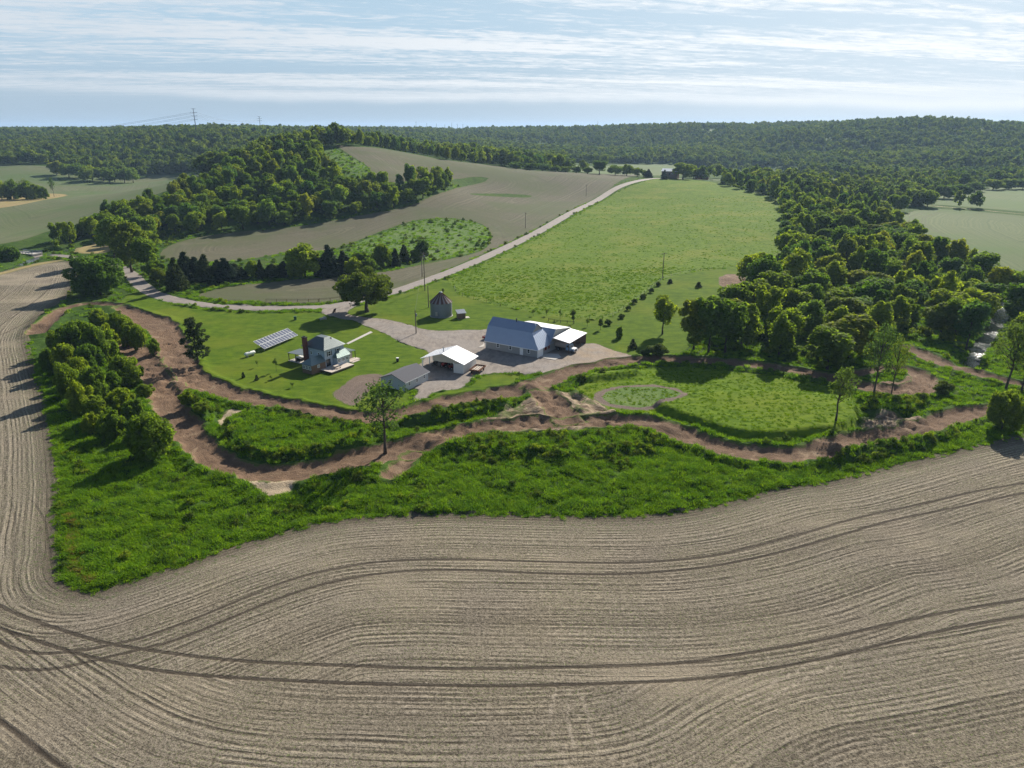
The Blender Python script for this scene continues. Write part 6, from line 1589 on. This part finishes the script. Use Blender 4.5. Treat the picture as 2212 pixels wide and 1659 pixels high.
# ---- small things
mbx = thing('mailbox', 'mailbox on a post at the driveway entrance', 'mailbox', at([(757, 663)])[0, :2], R(20)); m = MB(); m.box(-.07, .07, -.07, .07, -.3, 1.2); m.box(-.5, .5, -.06, .06, 1.05, 1.15); m.build('post', M['oldwood'], mbx)
for x in (-.3, .3): m = MB(); m.extrude([(x - .14, -.28, 1.16), (x + .14, -.28, 1.16), (x + .14, -.28, 1.36), (x + .08, -.28, 1.45), (x - .08, -.28, 1.45), (x - .14, -.28, 1.36)], (0, .56, 0)); m.build('box', M['galv' if x > 0 else 'dark'], mbx)
br = thing('barrel', 'dark barrel with a pale lid on the lawn right of the house', 'barrel', at([(859, 781)])[0, :2]); m = MB(); m.lathe([(.36, -.05), (.40, .3), (.40, .75), (.37, 1.05)], 16); m.build('drum', M['dark'], br, True); m = MB(); m.lathe([(.41, 1.05), (.41, 1.13), (.1, 1.16)], 16); m.build('lid', M['white'], br)
ub = thing('utility_box', 'green utility box on the lawn above the solar array', 'utility box', at([(638, 691)])[0, :2], R(15)); m = MB(); m.box(-.45, .45, -.4, .4, 0, 1.2); m.build('cabinet', M['green_box'], ub); m = MB(); m.box(-.5, .5, -.45, .45, 1.2, 1.28); m.build('lid', M['green_box'], ub)
cu = thing('culvert', 'pale concrete culvert end in the maple shade by the driveway', 'culvert', at([(697, 690)])[0, :2], R(40)); m = MB(); m.lathe([(.42, -1.0), (.42, 1.0), (.32, 1.0), (.32, -1.0)], 14); m.move(Matrix.Translation((0, 0, .3)) @ Matrix.Rotation(R(90), 4, 'Y')); m.build('pipe', M['concrete'], cu, True); m = MB(); m.box(.7, .95, -.9, .9, -.2, .85); m.build('headwall', M['concrete'], cu)
sg = thing('leaning_board', 'dark board leaning on a post at the driveway mouth', 'board', at([(721, 675)])[0, :2], R(-30)); m = MB(); m.extrude([(-.2, -.6, 0), (.0, -.6, 0), (.9, -.6, 1.5), (.75, -.6, 1.55)], (0, 1.2, 0)); m.build('board', M['oldwood'], sg); m = MB(); m.tube((.85, 0, -.2), (.85, 0, 1.4), .06, .06, 6); m.build('post', M['oldwood'], sg)
for i, (x, y, s, lb) in enumerate([(688, 652, 1.0, 'stump of a fence post by the road bend left of the maple'), (1700, 572, 1.3, 'brown hunting stand at the woodland edge beside the meadow')]):
    e = thing('wooden_post' if i == 0 else 'hunting_stand', lb, 'post' if i == 0 else 'stand', at([(x, y)])[0, :2])
    if i == 0: m = MB(); m.tube((0, 0, -.2), (0, 0, 1.2), .12, .1, 7); m.build('stem', M['oldwood'], e)
    else:
        m = MB(); m.box(-.8, .8, -.8, .8, 2.6, 4.4); m.build('cabin', M['oldwood'], e); m = MB(); m.slab([(-1, -1, 4.4), (1, -1, 4.4), (1, 1, 4.7), (-1, 1, 4.7)]); m.build('roof', M['shingle'], e)
        for x2, y2 in ((-.7, -.7), (.7, -.7), (.7, .7), (-.7, .7)): l = MB(); l.box(x2 - .06, x2 + .06, y2 - .06, y2 + .06, -.3, 2.6); l.build('leg', M['oldwood'], e)

# ---- road bridge at the left
bc = at([(60, 546)])[0]; ba = math.atan2(*(bridge_c[6] - bridge_c[2])[::-1])
bg_ = thing('road_bridge', 'small concrete road bridge with pale rails over the creek', 'bridge', bc[:2], ba, None, .1); bg_.location.z = float(base_z(bc[None])[0]) + .12
m = MB(); m.box(-7.5, 7.5, -3.0, 3.0, -.5, 0); m.build('deck', M['concrete'], bg_)
for y in (-2.95, 2.75):
    m = MB()
    for x in np.linspace(-7.2, 7.2, 7): m.box(x - .12, x + .12, y, y + .2, 0, .95)
    m.box(-7.5, 7.5, y + .02, y + .18, .7, .96); m.box(-7.5, 7.5, y + .02, y + .18, .35, .5); m.build('railing', M['galv'], bg_)
for x in (-7.2, 6.7): m = MB(); m.box(x, x + .5, -3, 3, -3.5, -.5); m.build('abutment', M['concrete'], bg_)

# ---- far houses on the crest
def far_house(x, dist, ty, Lx, Ly, hw, hr, ang, label, wall, roof):
    q = at_dist([(x, 380)], dist)[0]; z = gz(q[0], q[1]); r_ = ray([(x, ty)])[0]; top = CAM_H + r_[2] * dist / r_[1]; zb = min(z, top - hw - hr)
    e = empty('far_house', (q[0], q[1], top - hw - hr), ang); tag(e, label, 'house')
    m = MB(); m.box(-Lx / 2, Lx / 2, -Ly / 2, Ly / 2, z - (top - hw - hr) - .5 if z < top - hw - hr else -1, hw); m.build('wall', M[wall], e)
    m = MB(); m.extrude([(-Lx / 2 + .02, -Ly / 2, hw), (-Lx / 2 + .02, Ly / 2, hw), (-Lx / 2 + .02, 0, hw + hr * .96)], (.1, 0, 0)); m.extrude([(Lx / 2 - .12, -Ly / 2, hw), (Lx / 2 - .12, Ly / 2, hw), (Lx / 2 - .12, 0, hw + hr * .96)], (.1, 0, 0)); m.build('gable', M[wall], e)
    m = MB(); o = .6; m.slab([(-Lx / 2 - o, -Ly / 2 - o, hw - .2), (Lx / 2 + o, -Ly / 2 - o, hw - .2), (Lx / 2 + o, 0, hw + hr), (-Lx / 2 - o, 0, hw + hr)], .12); m.slab([(-Lx / 2 - o, Ly / 2 + o, hw - .2), (-Lx / 2 - o, 0, hw + hr), (Lx / 2 + o, 0, hw + hr), (Lx / 2 + o, Ly / 2 + o, hw - .2)], .12); m.build('roof', M[roof], e)
    for x_ in (-Lx * .28, Lx * .2): window(e, x_, 1.0, 1.2, 1.2, -Ly / 2)
    d = MB(); d.box(-.5, .5, -Ly / 2 - .05, -Ly / 2 + .02, 0, 2.1); d.build('door', M['dark'], e)
far_house(1448, 812, 364, 17, 11, 4.2, 2.4, R(-25), 'distant house with bright white roof on the crest of the rise', 'wood_brown', 'roof_white')
far_house(1516, 835, 376, 15, 9, 2.8, 2.6, R(-20), 'distant low house with slate grey roof left of the woodland', 'wood_brown', 'shingle')

# ------------------------------------------------------------------ the air between here and the hills
zmin = float(GV[:, 2].min()) - 1.5
m = MB(); m.box(-14600, 14600, -3300, 15200, zmin, 135.0)
hm_ = bpy.data.materials.new('haze'); hm_.use_nodes = True; hn = NT(hm_.node_tree)
pv = hn.n('ShaderNodeVolumePrincipled', {'Color': (0.50, 0.72, 1.0, 1), 'Density': HAZE, 'Anisotropy': 0.2})
hn.set(hn.n('ShaderNodeOutputMaterial').inputs['Volume'], pv.outputs[0])
hz_ = m.build('haze', hm_); tag(hz_, 'thin blue summer haze over the valley and hills', None, None, 'stuff')
